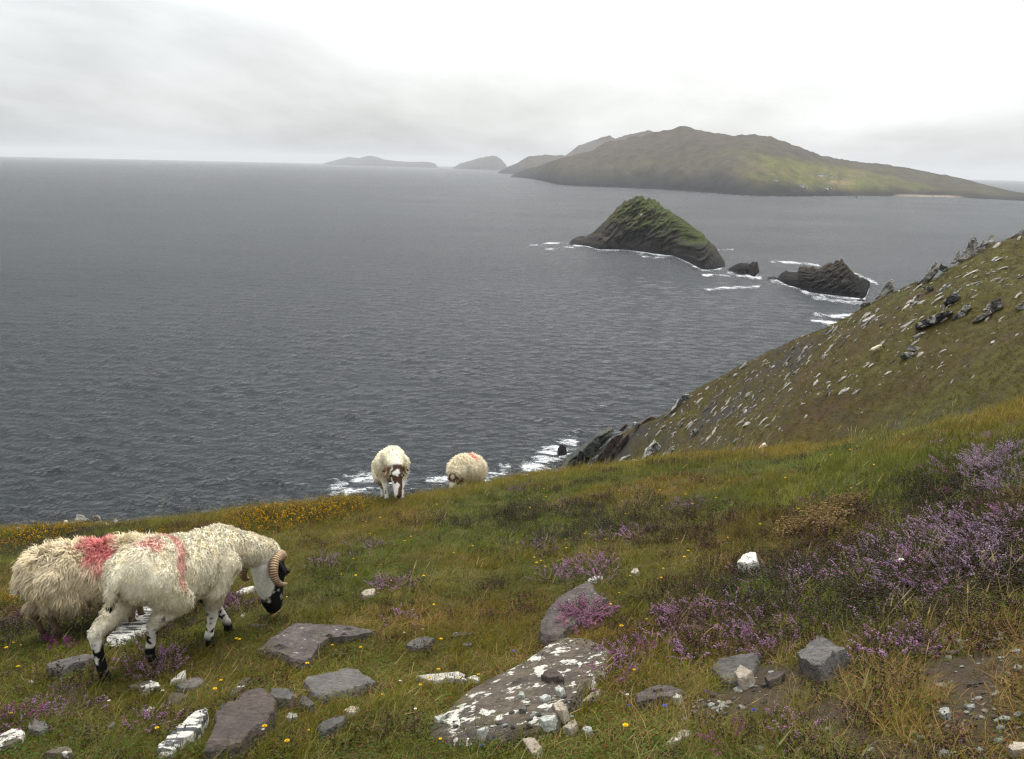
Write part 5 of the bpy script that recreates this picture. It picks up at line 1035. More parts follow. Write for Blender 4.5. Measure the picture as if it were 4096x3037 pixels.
# ------------------------------------------------------------------ vegetation
def leaf_mat(name, col=None, var=.25, trans=.25, rough=.7, tint=True, obj_rand=False):
    mm, t, p = mat(name); p.inputs['Roughness'].default_value = rough; p.inputs['Specular IOR Level'].default_value = .05
    c = attr(t, 'Col').outputs['Color']
    if tint: c = mixc(t, 1.0, c, attr(t, 'tint', 'INSTANCER').outputs['Color'], 'MULTIPLY')
    if obj_rand:
        oi = N(t, 'ShaderNodeObjectInfo'); c = mixc(t, 1.0, c, ramp(t, oi.outputs['Random'], [(0, .68), (1, 1.08)]), 'MULTIPLY')
    L(t, c, p.inputs['Base Color'])
    tl = N(t, 'ShaderNodeBsdfTranslucent'); L(t, c, tl.inputs['Color']); mx = N(t, 'ShaderNodeMixShader'); mx.inputs[0].default_value = trans
    L(t, p.outputs[0], mx.inputs[1]); L(t, tl.outputs[0], mx.inputs[2]); L(t, mx.outputs[0], [n for n in t.nodes if n.type == 'OUTPUT_MATERIAL'][0].inputs['Surface'])
    return mm
M_GRASS = leaf_mat('grass_blades'); M_PLANT = leaf_mat('plant_parts', tint=False, obj_rand=True)
class MB:
    def __init__(s): s.V = []; s.F = []; s.C = []; s.n = 0
    def add(s, V, F, C):
        s.V += [tuple(v) for v in V]; s.F += [[k + s.n for k in f] for f in F]; s.C += [tuple(C)] * len(V) if np.ndim(C) == 1 else [tuple(c) for c in C]; s.n += len(V)
    def blade(s, p0, d, l, w, bend, c0, c1, n=3, side=None):
        p0 = np.array(p0, float); d = np.array(d, float); d /= np.linalg.norm(d); sd_ = np.cross(d, (0, 0, 1)) if side is None else np.array(side, float); sd_ = sd_ / (np.linalg.norm(sd_) + 1e-9)
        V, C = [], []
        for i in range(n):
            f = i / n; p_ = p0 + d * l * f + np.array(bend) * l * f * f; w2 = w * (1 - f * .75)
            V += [p_ - sd_ * w2 / 2, p_ + sd_ * w2 / 2]; C += [np.array(c0) * (1 - f) + np.array(c1) * f] * 2
        V.append(p0 + d * l + np.array(bend) * l); C.append(c1)
        F = [[2*i, 2*i + 1, 2*i + 3, 2*i + 2] for i in range(n - 1)] + [[2*n - 2, 2*n - 1, 2*n]]
        s.add(V, F, C)
    def bell(s, p, ax, l, r, c0, c1):
        p = np.array(p, float); ax = np.array(ax, float); ax /= np.linalg.norm(ax); a = np.cross(ax, (.3, .5, .8)); a /= np.linalg.norm(a); b = np.cross(ax, a)
        V = [p] + [p + ax * l * .55 + (a * math.cos(k * 2.094) + b * math.sin(k * 2.094)) * r for k in range(3)] + [p + ax * l]
        s.add(V, [[0, 2, 1], [0, 3, 2], [0, 1, 3], [4, 1, 2], [4, 2, 3], [4, 3, 1]], [c0, c0, c0, c0, c1])
    def mesh(s, name, m_):
        me = bpy.data.meshes.new(name); me.from_pydata(s.V, [], s.F); add_attr(me, 'Col', np.array(s.C)); me.materials.append(m_); me.polygons.foreach_set('use_smooth', np.ones(len(me.polygons), bool)); return me
WIND = np.array((.8, .15, 0))
def tuft(kind, seed):
    rg = random.Random(seed); mb = MB()
    if kind == 'turf':
        for k in range(30):
            a = rg.random() * 6.28; r = .055 * rg.random() ** .5; l = rg.uniform(.016, .044); e = rg.uniform(.5, 1.4)
            g = rg.random(); c = np.array((.105, .120, .011)) * (1 - g) + np.array((.205, .17, .024)) * g
            if rg.random() < .14: c = np.array((.26, .19, .085))
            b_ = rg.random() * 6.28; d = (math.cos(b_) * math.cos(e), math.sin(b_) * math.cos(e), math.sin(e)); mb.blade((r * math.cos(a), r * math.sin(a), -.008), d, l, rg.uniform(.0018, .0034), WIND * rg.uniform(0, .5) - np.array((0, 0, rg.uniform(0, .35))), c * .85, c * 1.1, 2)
    elif kind == 'long':
        for k in range(26):
            a = rg.random() * 6.28; r = .05 * rg.random() ** .5; l = rg.uniform(.06, .15); g = rg.random()
            c = np.array((.105, .122, .011)) * (1 - g) + np.array((.19, .165, .024)) * g
            if rg.random() < .22: c = np.array((.27, .205, .09))
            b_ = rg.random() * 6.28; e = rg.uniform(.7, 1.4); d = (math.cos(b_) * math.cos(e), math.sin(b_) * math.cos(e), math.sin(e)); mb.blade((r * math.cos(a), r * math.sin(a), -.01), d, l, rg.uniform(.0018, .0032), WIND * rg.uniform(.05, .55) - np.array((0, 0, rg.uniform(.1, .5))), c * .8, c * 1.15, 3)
    elif kind == 'dry':
        for k in range(26):
            a = rg.random() * 6.28; r = .06 * rg.random() ** .5; l = rg.uniform(.04, .12); g = rg.random(); c = np.array((.30, .225, .105)) * (1 - g) + np.array((.17, .115, .05)) * g
            if rg.random() < .2: c = np.array((.12, .125, .03))
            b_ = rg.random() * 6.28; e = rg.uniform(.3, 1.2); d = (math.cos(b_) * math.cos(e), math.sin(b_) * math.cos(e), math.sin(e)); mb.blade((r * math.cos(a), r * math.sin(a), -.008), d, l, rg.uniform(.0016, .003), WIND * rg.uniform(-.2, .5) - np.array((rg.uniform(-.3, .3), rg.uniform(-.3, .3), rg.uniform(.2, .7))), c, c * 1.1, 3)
    elif kind == 'herb':
        for k in range(36):
            a = rg.random() * 6.28; r = .06 * rg.random() ** .5; z = rg.uniform(.002, .025); g = rg.random(); c = np.array((.05, .085, .018)) * (1 - g) + np.array((.11, .12, .03)) * g
            if rg.random() < .18: c = np.array((.15, .05, .03))
            p0 = np.array((r * math.cos(a), r * math.sin(a), z)); b_ = rg.random() * 6.28; d = np.array((math.cos(b_), math.sin(b_), rg.uniform(-.1, .5))); s_ = np.array((-math.sin(b_), math.cos(b_), 0)); l = rg.uniform(.006, .014); w = l * .7
            mb.add([p0, p0 + d * l * .5 - s_ * w / 2, p0 + d * l, p0 + d * l * .5 + s_ * w / 2], [[0, 1, 2, 3]], c)
    elif kind == 'stalk':
        for k in range(rg.choice((2, 3, 4))):
            l = rg.uniform(.13, .30); b_ = rg.gauss(.2, .8); e = rg.uniform(1.0, 1.45); d = np.array((math.cos(b_) * math.cos(e), math.sin(b_) * math.cos(e), math.sin(e))); c = np.array((.36, .275, .145)) * rg.uniform(.7, 1.1); p0 = (rg.uniform(-.03, .03), rg.uniform(-.03, .03), -.01); bend = WIND * rg.uniform(.05, .45) - np.array((0, 0, rg.uniform(.02, .2)))
            mb.blade(p0, d, l, .0022, bend, c * .8, c, 4)
            tip = np.array(p0) + d * l * .8 + bend * l * .64; mb.blade(tip, d + bend * 1.5, l * .25, .006 * rg.uniform(.6, 1.1), (0, 0, 0), c * 1.05, c * 1.25, 2); mb.blade(tip, d + bend * 1.5, l * .23, .006, (0, 0, 0), c * 1.05, c * 1.2, 2, side=np.cross(d, (1, 0, .2)))
    elif kind == 'ling':                                            # thin low heather growing through turf
        for k in range(16):
            a = rg.random() * 6.28; r = .07 * rg.random() ** .5; l = rg.uniform(.03, .085); b_ = rg.random() * 6.28; e = rg.uniform(.7, 1.4); d = np.array((math.cos(b_) * math.cos(e), math.sin(b_) * math.cos(e), math.sin(e))); p0 = np.array((r * math.cos(a), r * math.sin(a), -.005))
            mb.blade(p0, d, l, .0022, (0, 0, 0), (.06, .04, .025), (.08, .06, .03), 2)
            for j in range(5):
                f = rg.uniform(.3, 1.0); q = p0 + d * l * f; c = np.array((.25, .135, .20)) if rg.random() < .38 else np.array((.07, .065, .03)); mb.bell(q, (rg.gauss(0, 1), rg.gauss(0, 1), .2), .007, .0032, c * rg.uniform(.6, 1), c * 1.15)
    return mb.mesh('tuft_' + kind, M_GRASS)
NVAR = dict(turf=7, long=6, dry=5, herb=4, stalk=5, ling=4)
TUFTS = {}
for k, n in NVAR.items():
    for i in range(n):
        ob = bpy.data.objects.new('tuft', tuft(k, i * 7 + 1)); TUFTS[(k, i)] = ob
def scatter(name, src, pos, rot, scl, tint, lab):
    me = bpy.data.meshes.new(name); n = len(pos); me.vertices.add(n); me.vertices.foreach_set('co', np.asarray(pos, np.float32).ravel())
    a = me.attributes.new('rot', 'FLOAT_VECTOR', 'POINT'); a.data.foreach_set('vector', np.asarray(rot, np.float32).ravel())
    add_attr(me, 'scl', scl); add_attr(me, 'tint', tint)
    o = link(bpy.data.objects.new(name, me)); g = bpy.data.node_groups.new(name, 'GeometryNodeTree')
    g.interface.new_socket('Geometry', in_out='INPUT', socket_type='NodeSocketGeometry'); g.interface.new_socket('Geometry', in_out='OUTPUT', socket_type='NodeSocketGeometry')
    gi = g.nodes.new('NodeGroupInput'); go = g.nodes.new('NodeGroupOutput'); ip = g.nodes.new('GeometryNodeInstanceOnPoints'); oi = g.nodes.new('GeometryNodeObjectInfo'); oi.inputs['Object'].default_value = src; oi.inputs['As Instance'].default_value = True
    ar = g.nodes.new('GeometryNodeInputNamedAttribute'); ar.data_type = 'FLOAT_VECTOR'; ar.inputs['Name'].default_value = 'rot'
    as_ = g.nodes.new('GeometryNodeInputNamedAttribute'); as_.data_type = 'FLOAT'; as_.inputs['Name'].default_value = 'scl'
    er = g.nodes.new('FunctionNodeEulerToRotation'); g.links.new(ar.outputs['Attribute'], er.inputs[0])
    g.links.new(gi.outputs[0], ip.inputs['Points']); g.links.new(oi.outputs['Geometry'], ip.inputs['Instance']); g.links.new(er.outputs[0], ip.inputs['Rotation']); g.links.new(as_.outputs['Attribute'], ip.inputs['Scale']); g.links.new(ip.outputs[0], go.inputs[0])
    md = o.modifiers.new('scatter', 'NODES'); md.node_group = g
    tag(o, lab, None, None, 'stuff'); return o
def wpoly(pts): 
    W_ = [ghit(x, y) for x, y in pts]; return np.array([(w.x, w.y) for w in W_ if w is not None])
def soft(x, y, poly, s): return in_poly_soft(np.asarray(x, float), np.asarray(y, float), poly, s)
# zones on the ground
Z_BARE = [wpoly(cp(2048, [(1450, 820), (1900, 700), (2228, 540), (2500, 600), (2600, 760), (2228, 860), (1900, 950), (1500, 980)])), wpoly(cp(3072, [(1350, 420), (2200, 280), (2228, 700), (2228, 1100), (1750, 1250), (1350, 1000), (1560, 760)])), wpoly(cp(3072, [(200, 760), (800, 780), (700, 1000), (1500, 1300), (900, 1300), (500, 1120)]))]
Z_RIGHT = wpoly(cp(3072, [(-700, 700), (0, 400), (900, 200), (2228, -50), (2228, 1300), (-600, 1300)]))
Z_HEATH = wpoly([(2560, 2500), (2650, 2360), (2950, 2260), (3150, 2230), (3350, 2100), (3600, 2000), (3700, 1900), (3850, 1780), (4090, 1720), (4090, 2330), (3800, 2400), (3450, 2560), (3100, 2640), (2800, 2640)])
Z_LONG = wpoly([(3000, 1950), (3350, 1830), (3700, 1790), (4090, 1660), (4090, 1800), (3700, 1940), (3350, 2050), (3050, 2120)])
def bare_mask(x, y):
    n = fbm(x * 3.1, y * 3.1, 4, 61); m_ = 0
    for zp in Z_BARE: m_ = np.maximum(m_, soft(x, y, zp, .12))
    return np.clip(sst(.25, .7, m_ + .5 * n) , 0, 1)
ok = (np.hypot(GV[:, 0], GV[:, 1]) < 8); bm_ = np.zeros(len(GV)); bm_[ok] = bare_mask(GV[ok, 0], GV[ok, 1]); add_attr(groundo.data, 'bare', bm_)
NG = 104000
u = RNG.random(NG); r0, r1 = 1.55, 18.5
rr = (r0 ** .95 + u * (r1 ** .95 - r0 ** .95)) ** (1 / .95); aa = np.radians(RNG.uniform(-63, 63, NG))
x = rr * np.sin(aa); y = rr * np.cos(aa)
rcl = np.interp(aa, _c[:, 0], _c[:, 2]); keep = rr < rcl + 1.6; x, y, rr, aa = x[keep], y[keep], rr[keep], aa[keep]
inr = np.zeros(len(x))
for poly, h_ in FOOT: 
    c = poly.mean(0); k = np.hypot(x - c[0], y - c[1]) < np.ptp(poly, axis=0).max(); 
    if k.any(): inr[k] = np.maximum(inr[k], soft(x[k], y[k], c + (poly - c) * .88, .03))
bare = bare_mask(x, y); right = soft(x, y, Z_RIGHT, .3); heath = soft(x, y, Z_HEATH, .25); lz = soft(x, y, Z_LONG, .4)
keep = (inr < .5) & (RNG.random(len(x)) > bare * .93); x, y, rr, bare, right, heath, lz = [v_[keep] for v_ in (x, y, rr, bare, right, heath, lz)]
z = ground(x, y); e = .12
nx = -(ground(x + e, y) - ground(x - e, y)) / (2 * e); ny = -(ground(x, y + e) - ground(x, y - e)) / (2 * e)
n1 = fbm(x * .9, y * .9, 3, 71); n2 = fbm(x * 2.3, y * 2.3, 3, 81); n3 = fbm(x * .45, y * .45, 2, 91); dcr = np.interp(np.arctan2(x, y), _c[:, 0], _c[:, 2]) - rr
pl = {'turf': np.full(len(x), 1.0), 'long': .06 + .3 * sst(.1, .5, n1) + 1.0 * lz + .8 * sst(2.2, .3, dcr), 'dry': .10 + .7 * sst(.15, .55, n2) + 1.9 * right * sst(-.4, .3, n1) + .35 * sst(2.5, 0, dcr), 'herb': .22 + .5 * right + .5 * sst(.1, .5, -n2), 'stalk': np.full(len(x), .02) + .04 * sst(.1, .5, n2), 'ling': .03 + .42 * sst(.22, .55, n3 + .45 * n2) + .35 * heath}
pl['turf'] *= (1 - .45 * right) * (1 - .5 * heath); K = list(pl); Pm = np.stack([pl[k] for k in K], 1); Pm /= Pm.sum(1, keepdims=True); ch = (Pm.cumsum(1) > RNG.random((len(x), 1))).argmax(1)
tn = fbm(x * .6 + 5, y * .6, 3, 101); tw = fbm(x * 1.7, y * 1.7, 3, 111)
T = lerp3(np.array((.85, 1.06, .82)), np.array((1.18, .97, .78)), sst(-.35, .4, tn)) * .84; T = T * (.9 + .28 * tw)[:, None] * RNG.uniform(.78, 1.2, (len(x), 1))
T = lerp3(T, np.array((1.12, .92, .8)), sst(2.5, .2, np.interp(np.arctan2(x, y), _c[:, 0], _c[:, 2]) - rr) * .7)
sz = np.clip(.82 + rr * .06, .85, 1.7) * RNG.uniform(.75, 1.3, len(x)) * (1 - .25 * bare)
rotz = RNG.uniform(0, 6.28, len(x)); rot = np.stack([-ny * .6 + RNG.normal(0, .08, len(x)), nx * .6 + RNG.normal(0, .08, len(x)), rotz * .25 - .6], 1)
LABG = dict(turf='short olive green turf covering the slope', long='longer wind-combed green grass', dry='dry straw-coloured grass', herb='low creeping herbs and moss between the grass', stalk='tall dry seed stalks standing in the grass', ling='thin low heather growing through the turf')
for ki, k in enumerate(K):
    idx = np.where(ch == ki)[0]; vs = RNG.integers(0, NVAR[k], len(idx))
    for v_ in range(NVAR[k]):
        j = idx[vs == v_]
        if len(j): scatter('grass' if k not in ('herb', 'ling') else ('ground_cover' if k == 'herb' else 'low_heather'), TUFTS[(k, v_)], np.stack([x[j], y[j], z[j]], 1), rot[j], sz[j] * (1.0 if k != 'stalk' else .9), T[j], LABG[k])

# rough grass of the far hillside
NH = 26000; aa = np.radians(RNG.uniform(1.5, 40, NH)); rr = RNG.uniform(70, 176, NH); x = rr * np.sin(aa); y = rr * np.cos(aa); z = ground(x, y)
st_ = np.hypot((ground(x + .6, y) - ground(x - .6, y)) / 1.2, (ground(x, y + .6) - ground(x, y - .6)) / 1.2); keep = (st_ < 1.25) & (z > SEA + 8) & (rr < np.interp(aa, _hc[:, 0], _hc[:, 2]) + 3); x, y, z, rr = x[keep], y[keep], z[keep], rr[keep]
tn = fbm(x * .06, y * .06, 4, 131); tw = fbm(x * .25, y * .25, 3, 133)
T = lerp3(np.array((.62, .66, .5)), np.array((.66, .46, .42)), sst(-.3, .35, tn)) * (.95 + .4 * tw)[:, None] * RNG.uniform(.6, 1.05, (len(x), 1)); vs = RNG.integers(0, 5, len(x))
for v_ in range(5):
    j = np.where(vs == v_)[0]; scatter('grass', TUFTS[('turf', v_)], np.stack([x[j], y[j], z[j]], 1), np.stack([RNG.normal(0, .15, len(j)), RNG.normal(0, .15, len(j)) - .3, RNG.uniform(0, 6.28, len(j))], 1), RNG.uniform(5, 10, len(j)), T[j], 'rough olive and brown grass on the far hillside')

# ---- heather clumps
def heather_meshes(seed, flower, nf, spread, hgt, fl=(.43, .18, .37), fl2=(.68, .43, .62), leaf=(.042, .06, .018), droop=.3):
    rg = random.Random(seed); fo, flw = MB(), MB()
    for k in range(46):
        a = rg.random() * 6.28; r = spread * .5 * rg.random() ** .5; l = hgt * rg.uniform(.45, 1.0); e = rg.uniform(.5, 1.4); b_ = a + rg.gauss(0, .6)
        d = np.array((math.cos(b_) * math.cos(e), math.sin(b_) * math.cos(e), math.sin(e))); p0 = np.array((r * math.cos(a), r * math.sin(a), -.01)); bend = np.array((math.cos(b_), math.sin(b_), -.8)) * droop * rg.uniform(.2, 1)
        fo.blade(p0, d, l, .0026, bend, (.07, .045, .028), (.075, .06, .025), 3)
        lc = np.array(leaf) * rg.uniform(.7, 1.4) if rg.random() < .75 else np.array((.10, .055, .03))
        for j in range(11):
            f = rg.uniform(.15, 1.0); q = p0 + d * l * f + bend * l * f * f; w_ = np.array((rg.gauss(0, 1), rg.gauss(0, 1), rg.gauss(.5, .6))); w_ /= np.linalg.norm(w_); s_ = np.cross(w_, (rg.random(), .3, .7)); s_ /= np.linalg.norm(s_) + 1e-6; ll = rg.uniform(.007, .013)
            fo.add([q - s_ * .0016, q + s_ * .0016, q + w_ * ll], [[0, 1, 2]], lc * rg.uniform(.8, 1.25))
        if k < nf:
            st = rg.uniform(.3, .55); nb = rg.randint(14, 24); lean = rg.random()
            for j in range(nb):
                f = st + (1.02 - st) * j / nb; q = p0 + d * l * f + bend * l * f * f; an = rg.random() * 6.28; w_ = np.array((math.cos(an), math.sin(an), -.25 if flower == 'bell' else .25)); k_ = rg.random(); c = np.array(fl) * (1 - k_) + np.array(fl2) * k_
                flw.bell(q + w_ * .002, w_, .0085 * rg.uniform(.8, 1.2), .0036 * rg.uniform(.8, 1.2), c * .85, np.minimum(c * 1.25, .85))
    return fo.mesh('foliage', M_PLANT), flw.mesh('flowers', M_PLANT)
HV = {'purple': [heather_meshes(20 + i, 'bell', 17, .16, .125) for i in range(4)], 'pink': [heather_meshes(40 + i, 'bell', 26, .16, .12, (.40, .14, .27), (.60, .32, .46)) for i in range(2)],
      'lilac': [heather_meshes(60 + i, 'ling', 26, .2, .15, (.40, .25, .37), (.62, .47, .58), (.045, .055, .025)) for i in range(3)], 'dark': [heather_meshes(80 + i, 'bell', 8, .17, .13, leaf=(.03, .045, .018)) for i in range(2)],
      'magenta': [heather_meshes(100 + i, 'bell', 13, .12, .12, (.33, .07, .25), (.52, .14, .38), (.08, .06, .02)) for i in range(2)], 'faded': [heather_meshes(120 + i, 'ling', 11, .18, .11, (.32, .18, .28), (.50, .34, .45), (.07, .05, .028)) for i in range(3)]}
def plant(name, lab, cat, group, meshes, pnames, x, y, s, rg, sink=0.0, up=.6, zw=None):
    o = empty(name, (x, y, (gz(x, y) if zw is None else zw) - sink)); n = gnorm(x, y); ax = Vector((0, 0, 1)).lerp(n, 1 - up).normalized(); o.rotation_mode = 'QUATERNION'
    o.rotation_quaternion = ax.to_track_quat('Z', 'Y') @ Quaternion((0, 0, 1), rg.random() * 6.28); o.scale = (s, s, s * rg.uniform(.85, 1.15))
    for nm, me in zip(pnames, meshes):
        c_ = link(bpy.data.objects.new(nm, me), o)
        if nm not in ('stem', 'flower_head'): c_['kind'] = 'stuff'
    tag(o, lab, cat, group); return o
rg = random.Random(21)
HE = [  # pixel polygon, count, kind mix, label
 ([(2560, 2520), (2700, 2380), (2950, 2330), (3250, 2370), (3330, 2500), (3150, 2640), (2800, 2640), (2580, 2620)], 46, ('purple', 'purple', 'purple', 'dark'), 'purple heather tuft in the dense patch above the grey flat rock', 'heather above the grey flat rock'),
 ([(2850, 2300), (3050, 2240), (3350, 2220), (3400, 2330), (3100, 2360)], 14, ('purple', 'dark', 'faded'), 'purple heather tuft around the bright white stone', 'heather around the bright white stone'),
 ([(3350, 2250), (3600, 2080), (4096, 2100), (4096, 2330), (3750, 2400), (3500, 2450)], 62, ('purple', 'lilac', 'faded', 'lilac', 'purple'), 'pale purple heather tuft in the broad patch at the right', 'heather of the broad patch at the right'),
 ([(3700, 1930), (3800, 1860), (4096, 1980), (4096, 2120), (3750, 2060)], 22, ('magenta', 'faded', 'purple', 'dark'), 'mixed magenta heather tuft below the lilac bank', 'magenta heather below the lilac bank'),
 ([(3890, 1850), (3960, 1800), (4096, 1790), (4096, 1960), (3920, 1950)], 22, ('lilac',), 'lilac heather tuft of the bank at the right edge', 'lilac heather bank at the right edge'),
 ([(3660, 1830), (3760, 1780), (3850, 1830), (3800, 1900), (3680, 1890)], 10, ('dark', 'dark', 'faded'), 'dark heather tuft left of the lilac bank', 'dark heather left of the lilac bank'),
 ([(3950, 1740), (4096, 1700), (4096, 1790), (3960, 1800)], 9, ('faded', 'purple'), 'heather tuft on the crest at the right edge', 'heather on the right crest'),
 ([(2170, 2370), (2250, 2270), (2350, 2235), (2470, 2250), (2420, 2320), (2260, 2360)], 15, ('purple', 'dark', 'purple'), 'dark purple heather tuft above the leaning rock', 'heather above the leaning rock'),
 ([(2260, 2490), (2300, 2440), (2410, 2440), (2390, 2510), (2300, 2530)], 9, ('pink',), 'bright pink heather tuft growing on the leaning rock', 'pink heather on the leaning rock'),
 ([(2400, 2680), (2440, 2620), (2600, 2580), (2640, 2640), (2520, 2700), (2480, 2750), (2400, 2760)], 14, ('purple', 'dark', 'magenta'), 'heather tuft spilling over the great slab\'s right edge', 'heather at the great slab\'s right edge'),
 ([(3370, 2560), (3450, 2480), (3650, 2480), (3780, 2600), (3700, 2650), (3400, 2660)], 16, ('dark', 'dark', 'purple'), 'dark green heather tuft right of the rugged boulder', 'dark heather right of the rugged boulder'),
 ([(500, 2700), (560, 2650), (680, 2650), (660, 2720), (520, 2730)], 7, ('faded', 'purple'), 'pinkish heather tuft under the horned sheep', 'heather under the horned sheep'),
 ([(90, 2870), (200, 2780), (360, 2790), (340, 2870), (150, 2920)], 12, ('faded', 'faded', 'purple'), 'brownish heather tuft in the lower left grass', 'heather in the lower left grass'),
 ([(0, 2930), (100, 2870), (110, 2920), (0, 2980)], 5, ('purple', 'magenta'), 'purple heather tuft at the left edge near the bottom', 'heather at the left edge'),
 ([(200, 2590), (240, 2560), (285, 2570), (250, 2610)], 2, ('magenta',), 'magenta heather sprig left of the horned sheep', 'magenta sprigs left of the horned sheep'),
 ([(860, 2440), (960, 2390), (960, 2430), (900, 2460)], 5, ('faded', 'purple'), 'heather tuft beside the horned sheep\'s front legs', 'heather beside the front legs'),
 ([(2240, 2030), (2290, 1990), (2360, 1990), (2330, 2030)], 5, ('faded', 'dark'), 'small heather tuft on the upper middle slope', 'heather on the upper middle slope'),
 ([(2680, 2040), (2780, 1990), (2870, 1985), (2800, 2050)], 7, ('faded', 'purple'), 'heather tuft in the streak on the upper right slope', 'heather streak on the upper right slope'),
 ([(2090, 2190), (2250, 2130), (2650, 2110), (2620, 2150), (2300, 2190), (2120, 2220)], 18, ('faded', 'purple', 'faded'), 'heather tuft in the long streak across the middle slope', 'heather streak across the middle slope'),
 ([(2050, 1960), (2100, 1925), (2160, 1930), (2120, 1970)], 4, ('faded', 'pink'), 'heather tuft on the crest right of the lamb', 'heather on the crest'),
 ([(1390, 2210), (1480, 2170), (1560, 2180), (1450, 2230)], 6, ('faded',), 'heather tuft in the grass below the shorn sheep', 'heather below the shorn sheep'),
 ([(1240, 2270), (1300, 2240), (1310, 2270)], 3, ('purple', 'faded'), 'heather tuft right of the horned sheep\'s head', 'heather by the horned head'),
 ([(1490, 2370), (1560, 2330), (1610, 2345), (1560, 2375)], 5, ('faded', 'purple'), 'heather tuft by the small grey-tan stone', 'heather by the grey-tan stone'),
 ([(1550, 2460), (1600, 2440), (1630, 2470), (1560, 2500)], 3, ('faded', 'dark'), 'heather tuft above the wide flat slab\'s right tip', 'heather above the flat slab'),
 ([(560, 2900), (640, 2870), (640, 2930)], 3, ('purple', 'faded'), 'heather tuft above the streaked slab at the bottom', 'heather above the streaked slab'),
 ([(3180, 2030), (3260, 2000), (3280, 2040)], 4, ('magenta',), 'magenta heather left of the dead thrift', 'magenta heather left of the dead thrift'),
 ([(2900, 2880), (3300, 2860), (3350, 2980), (2900, 2990)], 5, ('dark', 'magenta'), 'sparse dark heather sprig near the bottom edge', 'sparse heather near the bottom edge')]
for poly, n, kinds, lab, gr in HE:
    for i in range(n):
        px, py = rand_in(poly, rg); w = ghit(px, py)
        if w is None or w.length > 20: continue
        w2 = top_hit(px, py) if 'leaning rock' in lab else w
        k = rg.choice(kinds); f, fl_ = rg.choice(HV[k]); s = rg.uniform(.65, 1.05) * (1.0 if w.length > 4.2 else .85) * (1 + max(0, w.length - 6) * .04)
        lab, gr = autolab(px, py, FMARKS, {'purple': 'purple', 'pink': 'bright pink', 'lilac': 'lilac', 'dark': 'dark green', 'magenta': 'magenta', 'faded': 'faded pinkish'}[k], 'heather tuft')
        plant('heather', lab, 'heather', gr, (f, fl_), ('foliage', 'flowers'), w2.x, w2.y, s, rg, .01, zw=w2.z)
# ---- gorse on the crest
def gorse_meshes(seed):
    rg = random.Random(seed); fo, flw = MB(), MB()
    for k in range(60):
        a = rg.random() * 6.28; r = .2 * rg.random() ** .5; e = rg.uniform(.5, 1.4); b_ = a + rg.gauss(0, .5); l = rg.uniform(.10, .24) * (1 - r); d = np.array((math.cos(b_) * math.cos(e), math.sin(b_) * math.cos(e), math.sin(e))); p0 = np.array((r * math.cos(a), r * math.sin(a), -.01))
        fo.blade(p0, d, l, .006, (0, 0, 0), (.05, .05, .02), (.06, .075, .022), 2)
        for j in range(12):
            q = p0 + d * l * rg.uniform(.2, 1); w_ = np.array((rg.gauss(0, 1), rg.gauss(0, 1), rg.gauss(.3, .7))); w_ /= np.linalg.norm(w_); s_ = np.cross(w_, (.2, .5, .7)); fo.add([q - s_ * .003, q + s_ * .003, q + w_ * .026], [[0, 1, 2]], np.array((.05, .07, .02)) * rg.uniform(.7, 1.5))
        if k < 20:
            for j in range(rg.randint(2, 5)):
                q = p0 + d * l * rg.uniform(.6, 1.05); w_ = np.array((rg.gauss(0, 1), rg.gauss(0, 1), rg.gauss(.4, .6))); flw.bell(q, w_, .022, .0085, np.array((.60, .30, .01)) * rg.uniform(.7, 1.1), (.70, .40, .02))
    return fo.mesh('foliage', M_PLANT), flw.mesh('flowers', M_PLANT)
GO = [gorse_meshes(300 + i) for i in range(4)]
for poly, n, lab, gr, sc_ in [([(1130, 2075), (1250, 2045), (1420, 2010), (1470, 2000), (1480, 2030), (1330, 2085), (1180, 2100)], 17, 'yellow flowering gorse on the crest left of the shorn sheep', 'gorse left of the shorn sheep', 1.0), ([(930, 2090), (1130, 2060), (1190, 2085), (1080, 2130), (960, 2120)], 12, 'yellow flowering gorse on the crest behind the horned sheep', 'gorse behind the horned sheep', 1.0),
        ([(0, 2170), (120, 2130), (300, 2125), (330, 2150), (150, 2190), (0, 2235)], 20, 'yellow gorse in the patch on the far left slope', 'gorse on the far left slope', .95), ([(0, 2410), (60, 2390), (90, 2410), (40, 2440), (0, 2430)], 7, 'yellow gorse below the shaggy sheep at the left edge', 'gorse at the left edge', .5), ([(500, 2160), (560, 2140), (600, 2150), (540, 2170)], 4, 'yellow gorse right above the horned sheep\'s back', 'gorse above the horned sheep', .8)]:
    for i in range(n):
        px, py = rand_in(poly, rg); w = ghit(px, py)
        if w is None or w.length > 24: continue
        lab, gr = autolab(px, py, FMARKS, 'yellow flowering', 'gorse shrub')
        plant('gorse_bush', lab, 'gorse', gr, rg.choice(GO), ('foliage', 'flowers'), w.x, w.y, sc_ * rg.uniform(.7, 1.15), rg, .02)
